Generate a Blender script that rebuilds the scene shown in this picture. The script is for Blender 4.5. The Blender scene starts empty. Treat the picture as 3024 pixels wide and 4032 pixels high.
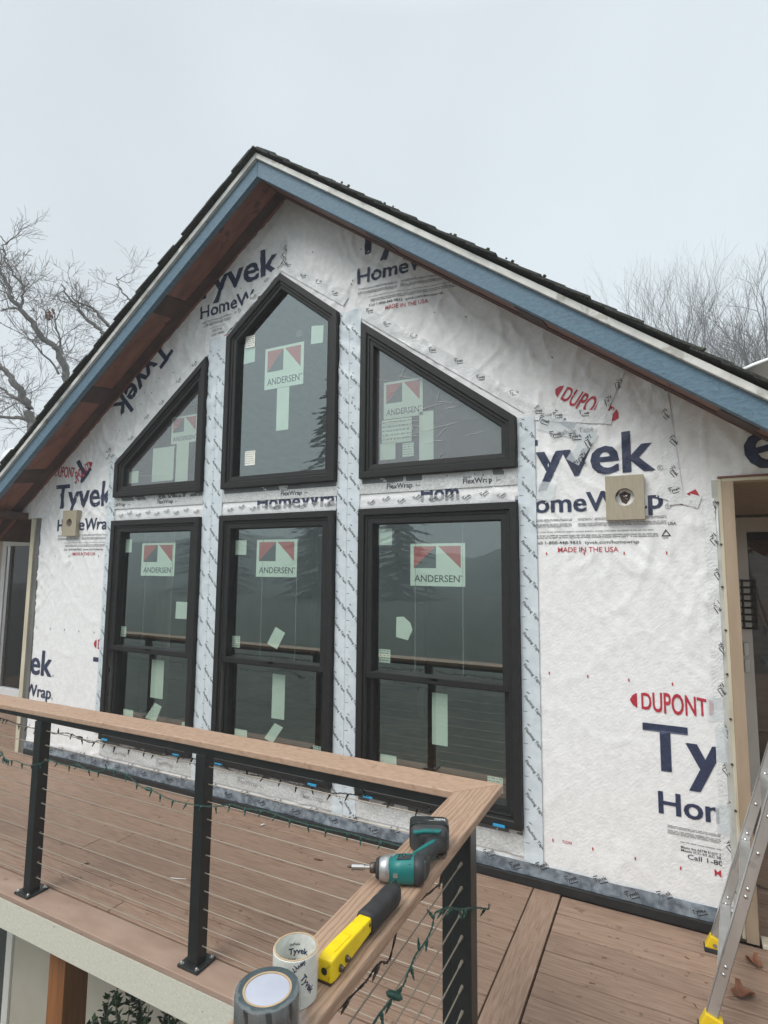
import bpy, bmesh, math, random
import numpy as np
from mathutils import Matrix, Vector
random.seed(7); rng=np.random.default_rng(7)
sc=bpy.context.scene; COL=sc.collection
PI=math.pi

# ---------------------------------------------------------------- camera, sky, sun, exposure
cam=bpy.data.cameras.new('camera'); co=bpy.data.objects.new('camera',cam); COL.objects.link(co); sc.camera=co
yaw,pit,rol=0.47025,0.10413,0.00856
Fv=Vector((-math.sin(yaw)*math.cos(pit),math.cos(yaw)*math.cos(pit),math.sin(pit)))
Rv=Fv.cross(Vector((0,0,1))).normalized(); Uv=Rv.cross(Fv)
R2=Rv*math.cos(rol)+Uv*math.sin(rol); U2=-Rv*math.sin(rol)+Uv*math.cos(rol)
M=Matrix((R2,U2,-Fv)).transposed().to_4x4(); M.translation=Vector((2.24688,-3.09186,1.61575)); co.matrix_world=M
cam.sensor_fit='VERTICAL'; cam.sensor_height=24; cam.lens=2188.42/4032*24; cam.clip_start=.05; cam.clip_end=600

W=bpy.data.worlds.new('World'); sc.world=W; W.use_nodes=True
wn=W.node_tree.nodes; wl=W.node_tree.links; wn.clear()
SUN_E,SUN_R=math.radians(52),math.radians(205)
sky=wn.new('ShaderNodeTexSky'); sky.sky_type='NISHITA'; sky.sun_disc=False; sky.sun_elevation=SUN_E; sky.sun_rotation=SUN_R
sky.dust_density=4; sky.air_density=1.2
hs=wn.new('ShaderNodeHueSaturation'); hs.inputs['Saturation'].default_value=.25; wl.new(sky.outputs[0],hs.inputs['Color'])
tc=wn.new('ShaderNodeTexCoord'); sx=wn.new('ShaderNodeSeparateXYZ'); wl.new(tc.outputs['Generated'],sx.inputs[0])
rp=wn.new('ShaderNodeValToRGB'); wl.new(sx.outputs['Z'],rp.inputs[0])     # plain overcast cloud layer, brighter overhead
rp.color_ramp.elements[0].position=0.0; rp.color_ramp.elements[0].color=(.485,.53,.56,1)
rp.color_ramp.elements[1].position=1.0; rp.color_ramp.elements[1].color=(1.22,1.26,1.29,1)
e=rp.color_ramp.elements.new(.5); e.color=(.475,.53,.565,1); e=rp.color_ramp.elements.new(.74); e.color=(.50,.555,.59,1)
nz=wn.new('ShaderNodeTexNoise'); nz.inputs['Scale'].default_value=1.6; nz.inputs['Detail'].default_value=2; wl.new(tc.outputs['Generated'],nz.inputs['Vector'])
mr=wn.new('ShaderNodeMapRange'); mr.inputs['From Min'].default_value=.3; mr.inputs['From Max'].default_value=.7; mr.inputs['To Min'].default_value=8.3; mr.inputs['To Max'].default_value=10.1
wl.new(nz.outputs['Fac'],mr.inputs['Value'])
vm=wn.new('ShaderNodeVectorMath'); vm.operation='SCALE'; wl.new(rp.outputs[0],vm.inputs[0]); wl.new(mr.outputs[0],vm.inputs['Scale'])
mx=wn.new('ShaderNodeMixRGB'); mx.inputs[0].default_value=.90; wl.new(hs.outputs[0],mx.inputs[1]); wl.new(vm.outputs[0],mx.inputs[2])
bg=wn.new('ShaderNodeBackground'); bg.inputs['Strength'].default_value=.1; wl.new(mx.outputs[0],bg.inputs['Color'])
wo=wn.new('ShaderNodeOutputWorld'); wl.new(bg.outputs[0],wo.inputs['Surface'])
sl=bpy.data.lights.new('sun','SUN'); sl.energy=1.5; sl.angle=math.radians(32); sl.color=(1,.97,.93)
so=bpy.data.objects.new('sun',sl); COL.objects.link(so)
sd=Vector((math.sin(SUN_R)*math.cos(SUN_E),math.cos(SUN_R)*math.cos(SUN_E),math.sin(SUN_E)))
so.rotation_euler=sd.to_track_quat('Z','Y').to_euler(); so.location=(0,0,30)
vs=sc.view_settings; vs.view_transform='Standard'; vs.look='None'; vs.gamma=1; vs.exposure=0.76; vs.use_curve_mapping=False
sc.cycles.use_denoising=True; sc.cycles.max_bounces=8; sc.cycles.transparent_max_bounces=16; sc.cycles.volume_bounces=1
sc.cycles.caustics_reflective=False; sc.cycles.caustics_refractive=False; sc.cycles.sample_clamp_indirect=4

# ---------------------------------------------------------------- helpers
class MB:
    def __init__(s): s.v=[]; s.f=[]; s.m=[]
    def add(s,v,f,m=0):
        o=len(s.v); s.v+= [tuple(p) for p in v]; s.f+=[tuple(i+o for i in q) for q in f]; s.m+=[m]*len(f); return s
    def box(s,x0,y0,z0,x1,y1,z1,m=0):
        v=[(x0,y0,z0),(x1,y0,z0),(x1,y1,z0),(x0,y1,z0),(x0,y0,z1),(x1,y0,z1),(x1,y1,z1),(x0,y1,z1)]
        return s.add(v,[(0,3,2,1),(4,5,6,7),(0,1,5,4),(1,2,6,5),(2,3,7,6),(3,0,4,7)],m)
    def prism(s,poly,a,b,axis='y',m=0):      # poly: 2D ring, extruded from a to b along axis
        def P(p,t):
            return {'y':(p[0],t,p[1]),'x':(t,p[0],p[1]),'z':(p[0],p[1],t)}[axis]
        n=len(poly); v=[P(p,a) for p in poly]+[P(p,b) for p in poly]
        f=[tuple(range(n)),tuple(range(2*n-1,n-1,-1))]+[(i,i+n,(i+1)%n+n,(i+1)%n) for i in range(n)]
        return s.add(v,f,m)
    def rings(s,rs,m=0,caps=True,close=True):
        n=len(rs[0]); v=[p for r in rs for p in r]; f=[]
        for k in range(len(rs)-1):
            for i in range(n if close else n-1):
                j=(i+1)%n; f.append((k*n+i,k*n+j,(k+1)*n+j,(k+1)*n+i))
        if caps: f+=[tuple(range(n-1,-1,-1)),tuple(range((len(rs)-1)*n,len(rs)*n))]
        return s.add(v,f,m)
    def tube(s,path,r,n=6,m=0,caps=True):
        P=[Vector(p) for p in path]; R=r if hasattr(r,'__len__') else [r]*len(P); rs=[]
        up=Vector((0,0,1)) 
        d0=(P[-1]-P[0]).normalized()
        if abs(d0.z)>.9: up=Vector((1,0,0))
        for i,p in enumerate(P):
            d=(P[min(i+1,len(P)-1)]-P[max(i-1,0)])
            d=d.normalized() if d.length>1e-9 else Vector((0,0,1))
            a=d.cross(up); a=a.normalized() if a.length>1e-6 else Vector((1,0,0)); b=d.cross(a)
            rs.append([tuple(p+a*math.cos(2*PI*k/n)*R[i]+b*math.sin(2*PI*k/n)*R[i]) for k in range(n)])
        return s.rings(rs,m,caps)
    def lathe(s,prof,c,axis='z',n=24,m=0,caps=True):   # prof: (radius, t) along axis
        rs=[]
        for r,t in prof:
            ring=[]
            for k in range(n):
                a=2*PI*k/n; u,w=r*math.cos(a),r*math.sin(a)
                ring.append({'z':(c[0]+u,c[1]+w,c[2]+t),'x':(c[0]+t,c[1]+u,c[2]+w),'y':(c[0]+w,c[1]+t,c[2]+u)}[axis])
            rs.append(ring)
        return s.rings(rs,m,caps)
    def mesh(s,name,mats,smooth=False):
        me=bpy.data.meshes.new(name); me.from_pydata(s.v,[],s.f)
        for q in (mats if isinstance(mats,(list,tuple)) else [mats]): me.materials.append(q)
        if any(s.m): me.polygons.foreach_set('material_index',s.m)
        if smooth: me.polygons.foreach_set('use_smooth',[True]*len(s.f))
        bm=bmesh.new(); bm.from_mesh(me); bmesh.ops.recalc_face_normals(bm,faces=bm.faces); bm.to_mesh(me); bm.free()
        me.update(); return me
    def obj(s,name,mats,parent=None,smooth=False,bev=0,label=None,auto=False):
        o=bpy.data.objects.new(name,s.mesh(name,mats,smooth)); COL.objects.link(o)
        if parent: o.parent=parent; 
        if parent is not None: o.matrix_parent_inverse=parent_inv(parent)
        if bev:
            b=o.modifiers.new('b','BEVEL'); b.width=bev; b.segments=2; b.limit_method='ANGLE'
        if label: o['label']=label
        return o
def parent_inv(p): return Matrix.Translation(-p.location)      # every object is placed in world coordinates
def tag(o,label=None,cat=None,group=None,kind=None):
    if label: o['label']=label
    if cat: o['category']=cat
    if group: o['group']=group
    if kind: o['kind']=kind
    return o
def empty(name,loc,label=None,cat=None,group=None,kind=None,parent=None):
    o=bpy.data.objects.new(name,None); COL.objects.link(o); o.location=loc; o.empty_display_size=.1
    if parent is not None: o.parent=parent; o.matrix_parent_inverse=parent_inv(parent)
    return tag(o,label,cat,group,kind)

# ---------------------------------------------------------------- materials
def mat(name,c1,c2=None,rough=.6,scale=8,detail=4,stretch=(1,1,1),bump=0,bscale=None,bstretch=None,metal=0,spec=.5,spots=None,rand=0,lo=.35,hi=.65,coat=0):
    m=bpy.data.materials.new(name); m.use_nodes=True; n=m.node_tree.nodes; l=m.node_tree.links
    p=n['Principled BSDF']; p.inputs['Roughness'].default_value=rough; p.inputs['Metallic'].default_value=metal
    p.inputs['Specular IOR Level'].default_value=spec; p.inputs['Coat Weight'].default_value=coat
    c2=c2 or c1
    geo=n.new('ShaderNodeNewGeometry'); oi=n.new('ShaderNodeObjectInfo')
    off=n.new('ShaderNodeVectorMath'); off.operation='MULTIPLY_ADD'; off.inputs[1].default_value=(1,1,1)
    cmb=n.new('ShaderNodeVectorMath'); cmb.operation='SCALE'; cmb.inputs[0].default_value=(37.,19.,11.); l.new(oi.outputs['Random'],cmb.inputs['Scale'])
    l.new(geo.outputs['Position'],off.inputs[0])
    if rand: l.new(cmb.outputs[0],off.inputs[2])
    else: off.inputs[2].default_value=(0,0,0)
    mp=n.new('ShaderNodeMapping'); mp.inputs['Scale'].default_value=stretch; l.new(off.outputs[0],mp.inputs['Vector'])
    t=n.new('ShaderNodeTexNoise'); t.inputs['Scale'].default_value=scale; t.inputs['Detail'].default_value=detail; l.new(mp.outputs[0],t.inputs['Vector'])
    r=n.new('ShaderNodeValToRGB'); r.color_ramp.elements[0].position=lo; r.color_ramp.elements[1].position=hi
    r.color_ramp.elements[0].color=(*c1,1); r.color_ramp.elements[1].color=(*c2,1); l.new(t.outputs['Fac'],r.inputs[0])
    col=r.outputs[0]
    if spots:   # (colour, scale, threshold, strength)
        s=n.new('ShaderNodeTexNoise'); s.inputs['Scale'].default_value=spots[1]; s.inputs['Detail'].default_value=5; l.new(off.outputs[0],s.inputs['Vector'])
        q=n.new('ShaderNodeMapRange'); q.inputs['From Min'].default_value=spots[2]; q.inputs['From Max'].default_value=spots[2]+.05; q.inputs['To Max'].default_value=spots[3]; l.new(s.outputs['Fac'],q.inputs['Value'])
        x=n.new('ShaderNodeMixRGB'); x.inputs[2].default_value=(*spots[0],1); l.new(q.outputs[0],x.inputs[0]); l.new(col,x.inputs[1]); col=x.outputs[0]
    if rand:
        h=n.new('ShaderNodeHueSaturation'); q=n.new('ShaderNodeMapRange'); q.inputs['To Min'].default_value=1-rand; q.inputs['To Max'].default_value=1+rand
        l.new(oi.outputs['Random'],q.inputs['Value']); l.new(q.outputs[0],h.inputs['Value']); l.new(col,h.inputs['Color']); col=h.outputs[0]
    l.new(col,p.inputs['Base Color'])
    if bump:
        b=n.new('ShaderNodeBump'); b.inputs['Distance'].default_value=bump
        mb=n.new('ShaderNodeMapping'); mb.inputs['Scale'].default_value=bstretch or stretch; l.new(off.outputs[0],mb.inputs['Vector'])
        t2=n.new('ShaderNodeTexNoise'); t2.inputs['Scale'].default_value=bscale or scale; t2.inputs['Detail'].default_value=4; l.new(mb.outputs[0],t2.inputs['Vector'])
        l.new(t2.outputs['Fac'],b.inputs['Height']); l.new(b.outputs[0],p.inputs['Normal'])
    return m
def wrapmat(name,c1,c2,rough=.55,b1=.004,b2=.0012,scale=28):
    """sheet material: fibrous mottling, small creases running diagonally"""
    m=mat(name,c1,c2,rough=rough,scale=scale,detail=6,lo=.38,hi=.62); n=m.node_tree.nodes; l=m.node_tree.links; p=n['Principled BSDF']
    geo=[q for q in n if q.type=='NEW_GEOMETRY'][0]
    def nz(sc_,rot,st,det=3):
        vr=n.new('ShaderNodeVectorRotate'); vr.rotation_type='Y_AXIS'; vr.inputs['Angle'].default_value=rot; l.new(geo.outputs['Position'],vr.inputs['Vector']); mp=n.new('ShaderNodeMapping'); mp.inputs['Scale'].default_value=st; l.new(vr.outputs[0],mp.inputs['Vector'])
        t=n.new('ShaderNodeTexNoise'); t.inputs['Scale'].default_value=sc_; t.inputs['Detail'].default_value=det; l.new(mp.outputs[0],t.inputs['Vector']); return t
    a=nz(4.2,.8,(1,1,2.0),4); a.noise_type='RIDGED_MULTIFRACTAL'; a.inputs['Distortion'].default_value=.35
    b_=nz(62,.85,(1,1,1.7),5)
    B1=n.new('ShaderNodeBump'); B1.inputs['Distance'].default_value=b1; l.new(a.outputs['Fac'],B1.inputs['Height'])
    B2=n.new('ShaderNodeBump'); B2.inputs['Distance'].default_value=b2; l.new(b_.outputs['Fac'],B2.inputs['Height']); l.new(B1.outputs[0],B2.inputs['Normal'])
    l.new(B2.outputs[0],p.inputs['Normal']); return m
WB=dict(b1=.0022,b2=.0024)
M_wrap=wrapmat('house_wrap',(.80,.805,.805),(.865,.87,.87),**WB)
M_navy=wrapmat('navy_ink',(.022,.031,.074),(.029,.040,.090),**WB); M_red=wrapmat('red_ink',(.42,.022,.045),(.5,.03,.055),**WB)
M_gink=wrapmat('grey_ink',(.30,.30,.31),(.38,.38,.38),**WB); M_kink=mat('black_ink',(.03,.032,.04),rough=.6)
M_tape=wrapmat('flashing_tape',(.60,.67,.71),(.66,.725,.765),rough=.33,b1=.005,b2=.001)
M_flex=wrapmat('flexible_flashing',(.50,.52,.52),(.62,.635,.63),rough=.45,b1=.006,b2=.004,scale=60)
M_seam=wrapmat('seam_tape',(.72,.735,.74),(.80,.81,.81),rough=.28,b1=.012,b2=.004)
M_clear=wrapmat('patch_tape',(.74,.80,.83),(.80,.86,.88),rough=.3,b1=.006,b2=.002)
M_edge=mat('edge_tape',(.43,.44,.40),(.55,.56,.52),rough=.45,scale=14,bump=.002,bscale=30)
M_basefl=mat('base_flashing',(.10,.125,.155),(.27,.32,.36),rough=.35,scale=26,detail=6,bump=.002,bscale=30)
M_blackstrip=mat('black_ledger',(.008,.009,.01),(.014,.015,.016),rough=.5,scale=20)
M_frame=mat('dark_bronze',(.0115,.0118,.012),(.0155,.0158,.016),rough=.55,scale=30,spec=.35)
M_fin=mat('nail_fin',(.10,.11,.11),(.14,.15,.15),rough=.5)
M_paper=mat('sticker_paper',(.84,.85,.76),(.88,.89,.80),rough=.6,scale=12)
M_lred=mat('sticker_red',(.50,.035,.025),(.56,.045,.03),rough=.5); M_lblk=mat('sticker_black',(.012,.016,.018),rough=.5)
M_blue=mat('blue_primer',(.085,.155,.215),(.125,.212,.28),rough=.62,scale=9,stretch=(3,1,9),bump=.0012,bscale=26,spots=((.05,.10,.16),55,.63,.55))
M_white=mat('white_trim',(.60,.60,.57),(.76,.76,.72),rough=.6,scale=12,spots=((.33,.31,.26),9,.60,.6))
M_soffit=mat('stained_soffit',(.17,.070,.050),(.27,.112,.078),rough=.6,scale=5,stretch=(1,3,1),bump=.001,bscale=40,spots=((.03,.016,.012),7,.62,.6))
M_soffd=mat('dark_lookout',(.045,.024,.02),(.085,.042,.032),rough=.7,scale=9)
M_shing=mat('asphalt_shingle',(.022,.026,.024),(.062,.066,.058),rough=.95,scale=90,detail=3,bump=.002,bscale=140,rand=.25)
M_moss=mat('moss',(.035,.045,.02),(.10,.105,.05),rough=1,scale=40)
M_cream=mat('cream_board',(.50,.45,.33),(.62,.57,.44),rough=.7,scale=14,stretch=(2,2,.3),bump=.0008,bscale=60)
M_tan=mat('tan_board',(.36,.27,.185),(.43,.33,.235),rough=.65,scale=6,stretch=(3,3,.4),bump=.0005,bscale=50)
M_greyst=mat('grey_jamb',(.11,.11,.105),(.17,.17,.16),rough=.6,scale=9,stretch=(2,2,.3))
M_beige=mat('beige_wall',(.50,.445,.355),(.56,.50,.41),rough=.8,scale=3,spots=((.22,.20,.17),18,.70,.5))
M_siding=mat('siding',(.45,.39,.31),(.53,.46,.37),rough=.75,scale=5)
M_dwhite=mat('painted_white',(.76,.73,.66),(.82,.79,.73),rough=.5,scale=4)
M_dwhite2=mat('vinyl_white',(.66,.68,.69),(.74,.76,.77),rough=.4,scale=4)
M_dark=mat('dark_interior',(.15,.165,.165),(.19,.205,.205),rough=.8,scale=3)
M_inwall=mat('interior_wall',(.30,.30,.28),(.34,.34,.32),rough=.9); M_inwood=mat('interior_wood',(.14,.055,.028),(.24,.105,.05),rough=.6,scale=6,stretch=(1,1,5))
M_ply=mat('plywood_block',(.37,.325,.24),(.41,.36,.27),rough=.75,scale=16,stretch=(6,1,1),bump=.0008,bscale=60)
M_deck=mat('deck_composite',(.232,.150,.104),(.325,.220,.160),rough=.62,scale=7,detail=5,stretch=(1.2,16,10),bump=.0009,bscale=16,bstretch=(1,22,10),spots=((.10,.06,.042),26,.65,.55),rand=.11)
M_deckb=mat('deck_border',(.235,.153,.107),(.325,.222,.162),rough=.62,scale=8,detail=6,stretch=(16,1.2,10),bump=.0009,bscale=16,bstretch=(22,1,10),spots=((.12,.07,.05),34,.67,.5),rand=.06)
M_decke=mat('deck_edge_board',(.325,.220,.165),(.39,.275,.212),rough=.65,scale=5,stretch=(1,3,6),bump=.0005,bscale=40,spots=((.16,.10,.07),16,.66,.5),rand=.04)
M_rail1=mat('cap_rail_smooth',(.385,.255,.175),(.455,.31,.222),rough=.6,scale=70,detail=5,stretch=(.5,1,1),bump=.0006,bscale=180,spots=((.25,.15,.09),30,.64,.6))
def grainmat(name):
    m=mat(name,(.30,.185,.115),(.42,.27,.175),rough=.6,scale=2,detail=3); n=m.node_tree.nodes; l=m.node_tree.links; p=n['Principled BSDF']
    geo=[q for q in n if q.type=='NEW_GEOMETRY'][0]
    mp=n.new('ShaderNodeMapping'); mp.inputs['Scale'].default_value=(1,.085,1); l.new(geo.outputs['Position'],mp.inputs['Vector'])
    w=n.new('ShaderNodeTexWave'); w.bands_direction='X'; w.inputs['Scale'].default_value=24; w.inputs['Distortion'].default_value=9; w.inputs['Detail'].default_value=4; w.inputs['Detail Scale'].default_value=1.6; w.inputs['Detail Roughness'].default_value=.7
    l.new(mp.outputs[0],w.inputs['Vector'])
    r=n.new('ShaderNodeValToRGB'); r.color_ramp.elements[0].position=.08; r.color_ramp.elements[1].position=.5
    r.color_ramp.elements[0].color=(.29,.19,.13,1); r.color_ramp.elements[1].color=(.44,.305,.22,1); l.new(w.outputs['Fac'],r.inputs[0])
    x=n.new('ShaderNodeMixRGB'); x.inputs[0].default_value=.3
    ramp=[q for q in n if q.type=='VALTORGB'][0]; l.new(r.outputs[0],x.inputs[1]); l.new(ramp.outputs[0],x.inputs[2]); l.new(x.outputs[0],p.inputs['Base Color'])
    b=n.new('ShaderNodeBump'); b.inputs['Distance'].default_value=.0008; l.new(w.outputs['Fac'],b.inputs['Height']); l.new(b.outputs[0],p.inputs['Normal'])
    return m
M_rail2=grainmat('cap_rail_grained')
M_black=mat('black_metal',(.009,.011,.011),(.014,.016,.016),rough=.36,scale=20)
M_steel=mat('steel',(.45,.45,.44),rough=.3,metal=1); M_cable=mat('cable_steel',(.30,.26,.21),rough=.5,metal=.4)
M_alu=mat('aluminium',(.50,.50,.49),(.62,.62,.61),rough=.42,metal=.85,scale=5,stretch=(2,2,.3),spots=((.33,.32,.31),12,.62,.4))
M_yellow=mat('yellow_plastic',(.72,.50,.012),(.80,.56,.015),rough=.4,scale=9)
M_tyellow=mat('yellow_enamel',(.80,.58,.004),(.85,.64,.006),rough=.38,scale=40,spots=((.35,.23,.02),70,.66,.6))
M_rubber=mat('black_rubber',(.016,.017,.018),(.028,.029,.03),rough=.65,scale=30)
M_teal=mat('teal_plastic',(.004,.125,.12),(.008,.17,.16),rough=.42,scale=18,spots=((.02,.05,.05),30,.62,.6))
M_dgrey=mat('dark_plastic',(.022,.025,.027),(.04,.043,.045),rough=.55,scale=25)
M_nose=mat('cast_nose',(.35,.36,.36),(.45,.46,.46),rough=.4,metal=.7,scale=20)
M_brass=mat('dark_steel',(.12,.10,.085),rough=.45,metal=.8)
M_wpaint=mat('white_print',(.75,.75,.75),rough=.6)
M_greenw=mat('green_wire',(.012,.06,.045),(.02,.085,.065),rough=.5); M_bulb=mat('green_bulb',(.010,.065,.055),(.02,.10,.08),rough=.25)
M_blackw=mat('black_wire',(.008,.008,.008),rough=.5)
M_fascia2=mat('deck_fascia',(.55,.53,.44),(.63,.61,.515),rough=.8,scale=90,detail=4,bump=.0012,bscale=110,spots=((.10,.095,.08),60,.70,.7))
M_cedar=mat('stained_post',(.20,.075,.022),(.30,.115,.035),rough=.55,scale=5,stretch=(9,9,.6),bump=.0006,bscale=30)
M_hazed_bark=mat('hazed_bark',(.21,.205,.195),(.30,.29,.275),rough=.95,scale=14,bump=.01,bscale=20)  # pale bark: haze over the near trees is put into the colour
M_hazed_twig=mat('hazed_twig_bark',(.19,.17,.165),(.25,.23,.22),rough=.9,scale=10)  # twigs paled for haze like the bark
M_bark2=mat('far_bark',(.025,.023,.02),(.042,.038,.034),rough=.95,scale=6); M_twig2=mat('far_twig',(.028,.023,.02),(.042,.035,.031),rough=.9,scale=4)
M_hazed_needle=mat('hazed_needles',(.075,.105,.098),(.10,.135,.125),rough=.8,scale=2); M_shrub=mat('shrub_leaf',(.014,.05,.014),(.035,.095,.025),rough=.45,scale=14)  # needle colour lightened so that it carries distant fog
M_leaf=mat('dry_leaf',(.12,.042,.018),(.24,.09,.04),rough=.7,scale=30)
M_ground=mat('ground_soil',(.055,.07,.06),(.09,.10,.085),rough=1,scale=.6,bump=.05,bscale=2)
M_bluecl=mat('blue_shim',(.03,.33,.60),rough=.45)
M_core=mat('cardboard',(.42,.30,.18),(.50,.37,.23),rough=.8,scale=60)
M_rollw=wrapmat('roll_white',(.62,.64,.60),(.74,.76,.71),rough=.3,b1=.004,b2=.002)
M_rollg=mat('roll_grey_black',(.018,.022,.024),(.05,.062,.064),rough=.32,scale=30,stretch=(3,3,.4),bump=.001,bscale=60,spots=((.12,.14,.14),40,.62,.7))
M_rolltop=mat('roll_side',(.045,.065,.072),(.075,.10,.105),rough=.45,scale=50)
M_disc=mat('release_paper',(.40,.425,.50),(.50,.525,.60),rough=.4,scale=9,bump=.002,bscale=16)
def glassmat(name,ior,tint,gl=(1,1,1),rough=0.0):
    m=bpy.data.materials.new(name); m.use_nodes=True; n=m.node_tree.nodes; l=m.node_tree.links; n.clear()
    o=n.new('ShaderNodeOutputMaterial'); x=n.new('ShaderNodeMixShader'); f=n.new('ShaderNodeFresnel'); f.inputs['IOR'].default_value=ior
    t=n.new('ShaderNodeBsdfTransparent'); t.inputs['Color'].default_value=(*tint,1); g=n.new('ShaderNodeBsdfGlossy'); g.inputs['Color'].default_value=(*gl,1); g.inputs['Roughness'].default_value=rough
    gm=n.new('ShaderNodeNewGeometry'); mm_=n.new('ShaderNodeMath'); mm_.operation='SUBTRACT'; mm_.inputs[0].default_value=1; l.new(gm.outputs['Backfacing'],mm_.inputs[1]); mu=n.new('ShaderNodeMath'); mu.operation='MULTIPLY'; l.new(f.outputs[0],mu.inputs[0]); l.new(mm_.outputs[0],mu.inputs[1])
    l.new(mu.outputs[0],x.inputs[0]); l.new(t.outputs[0],x.inputs[1]); l.new(g.outputs[0],x.inputs[2]); l.new(x.outputs[0],o.inputs['Surface']); return m
M_glass=glassmat('window_glass',3.15,(.89,.955,.93),(.88,1,.985)); M_glass2=glassmat('door_glass',1.8,(.8,.8,.76))
def translucent(m,op):
    n=m.node_tree.nodes; l=m.node_tree.links; p=n['Principled BSDF']; o=[q for q in n if q.type=='OUTPUT_MATERIAL'][0]; x=n.new('ShaderNodeMixShader'); t=n.new('ShaderNodeBsdfTransparent'); x.inputs[0].default_value=op
    l.new(t.outputs[0],x.inputs[1]); l.new(p.outputs[0],x.inputs[2]); l.new(x.outputs[0],o.inputs['Surface'])
translucent(M_clear,.52)
M_seamt=wrapmat('clear_seam_tape',(.80,.81,.815),(.86,.865,.865),rough=.28,b1=.012,b2=.004); translucent(M_seamt,.40)
def filmmat(name,dif,fac,tint=(1,1,1)):
    m=bpy.data.materials.new(name); m.use_nodes=True; n=m.node_tree.nodes; l=m.node_tree.links; n.clear()
    o=n.new('ShaderNodeOutputMaterial'); x=n.new('ShaderNodeMixShader'); x.inputs[0].default_value=fac
    t=n.new('ShaderNodeBsdfTransparent'); t.inputs['Color'].default_value=(*tint,1); p=n.new('ShaderNodeBsdfPrincipled'); p.inputs['Base Color'].default_value=(*dif,1); p.inputs['Roughness'].default_value=.22
    l.new(t.outputs[0],x.inputs[1]); l.new(p.outputs[0],x.inputs[2]); l.new(x.outputs[0],o.inputs['Surface']); return m
M_film=filmmat('protective_film',(.42,.36,.38),.16); M_crease_hl=filmmat('crease_highlight',(.85,.85,.85),.55); M_shrink=filmmat('shrink_film',(.7,.72,.72),.10); M_fade=filmmat('filmed_ink',(.05,.06,.12),.45)
M_fline=filmmat('film_seam',(.55,.62,.62),.28)

# ---------------------------------------------------------------- lettering
_tc={}
def glyphs(s,bold=0.0):
    k=(s,bold)
    if k in _tc: return _tc[k]
    cu=bpy.data.curves.new('t','FONT'); cu.body=s; cu.size=1; cu.offset=bold; cu.resolution_u=3
    o=bpy.data.objects.new('t',cu); COL.objects.link(o); bpy.context.view_layer.update()
    me=bpy.data.meshes.new_from_object(o.evaluated_get(bpy.context.evaluated_depsgraph_get()))
    v=np.array([p.co[:2] for p in me.vertices]).reshape(-1,2); f=[tuple(p.vertices) for p in me.polygons]
    bpy.data.objects.remove(o); bpy.data.curves.remove(cu); bpy.data.meshes.remove(me)
    _tc[k]=(v,f); return v,f
_h,_=glyphs('H'); CAP=_h[:,1].max()-_h[:,1].min()
def text(s,x,z,cap,x1=None,rot=0,bold=.012,sx=1,shear=0,warp=None):
    v,f=glyphs(s,bold); v=v.copy(); v[:,0]-=v[:,0].min(); v*=cap/CAP; w=v[:,0].max()
    if x1 is not None: v[:,0]*=(x1-x)/w; w=x1-x
    else: v[:,0]*=sx; w*=sx
    if warp is not None:
        u=(v[:,0]/w-.5)*2; mid=cap/2; v[:,1]=mid+(v[:,1]-mid)*(1-warp*u*u)
    v[:,0]+=shear*v[:,1]; c,s_=math.cos(rot),math.sin(rot)
    return np.stack([x+c*v[:,0]-s_*v[:,1],z+s_*v[:,0]+c*v[:,1]],1),f
def rect2(x0,z0,x1,z1,rot=0,c=None):
    v=np.array([(x0,z0),(x1,z0),(x1,z1),(x0,z1)],float)
    if rot:
        c=np.array(c if c is not None else v.mean(0)); r=np.array([[math.cos(rot),-math.sin(rot)],[math.sin(rot),math.cos(rot)]]); v=(v-c)@r.T+c
    return v,[(0,1,2,3)]
def poly2(p): return np.array(p,float),[tuple(range(len(p)))]
def circ(x,z,r,t=None,n=14):
    a=[(x+r*math.cos(2*PI*k/n),z+r*math.sin(2*PI*k/n)) for k in range(n)]
    if t is None: return poly2(a)
    b=[(x+(r-t)*math.cos(2*PI*k/n),z+(r-t)*math.sin(2*PI*k/n)) for k in range(n)]
    return np.array(a+b),[(i,(i+1)%n,(i+1)%n+n,i+n) for i in range(n)]

# ---------------------------------------------------------------- house dimensions
XC=-.1463; PITCH=.7407; ZIN=4.337
L1=(-1.822,-.848); L2=(-.649,.331); L3=(.514,1.520); ZT,ZB,ZM,ZU=2.0,.268,.985,2.194
WIN={'L1':[(L1[0],ZB),(L1[1],ZB),(L1[1],ZT),(L1[0],ZT)],'L2':[(L2[0],ZB),(L2[1],ZB),(L2[1],ZT),(L2[0],ZT)],'L3':[(L3[0],ZB),(L3[1],ZB),(L3[1],ZT),(L3[0],ZT)],
 'U1':[(L1[0],ZU),(L1[1],ZU),(L1[1],3.236),(L1[0],2.484)],'U2':[(L2[0],ZU),(L2[1],ZU),(L2[1],3.352),(-.1616,3.742),(L2[0],3.352)],'U3':[(L3[0],ZU),(L3[1],ZU),(L3[1],2.481),(L3[0],3.240)]}
def inset(poly,d):
    n=len(poly); out=[]
    for i in range(n):
        p0,p1,p2=[np.array(poly[(i+k)%n]) for k in (-1,0,1)]
        a=(p1-p0)/np.linalg.norm(p1-p0); b=(p2-p1)/np.linalg.norm(p2-p1)
        na=np.array([-a[1],a[0]]); nb=np.array([-b[1],b[0]])
        A=np.array([na,nb]); out.append(tuple(np.linalg.solve(A,[na@p1+d,nb@p1+d])))
    return out
def inpoly(x,z,poly):
    r=np.ones_like(x,bool)
    for i in range(len(poly)):
        a=poly[i]; b=poly[(i+1)%len(poly)]; r&=((b[0]-a[0])*(z-a[1])-(b[1]-a[1])*(x-a[0]))>0
    return r
HOLES=[inset(p,.035) for p in WIN.values()]
_tab=rng.random((256,256))*2-1
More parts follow.
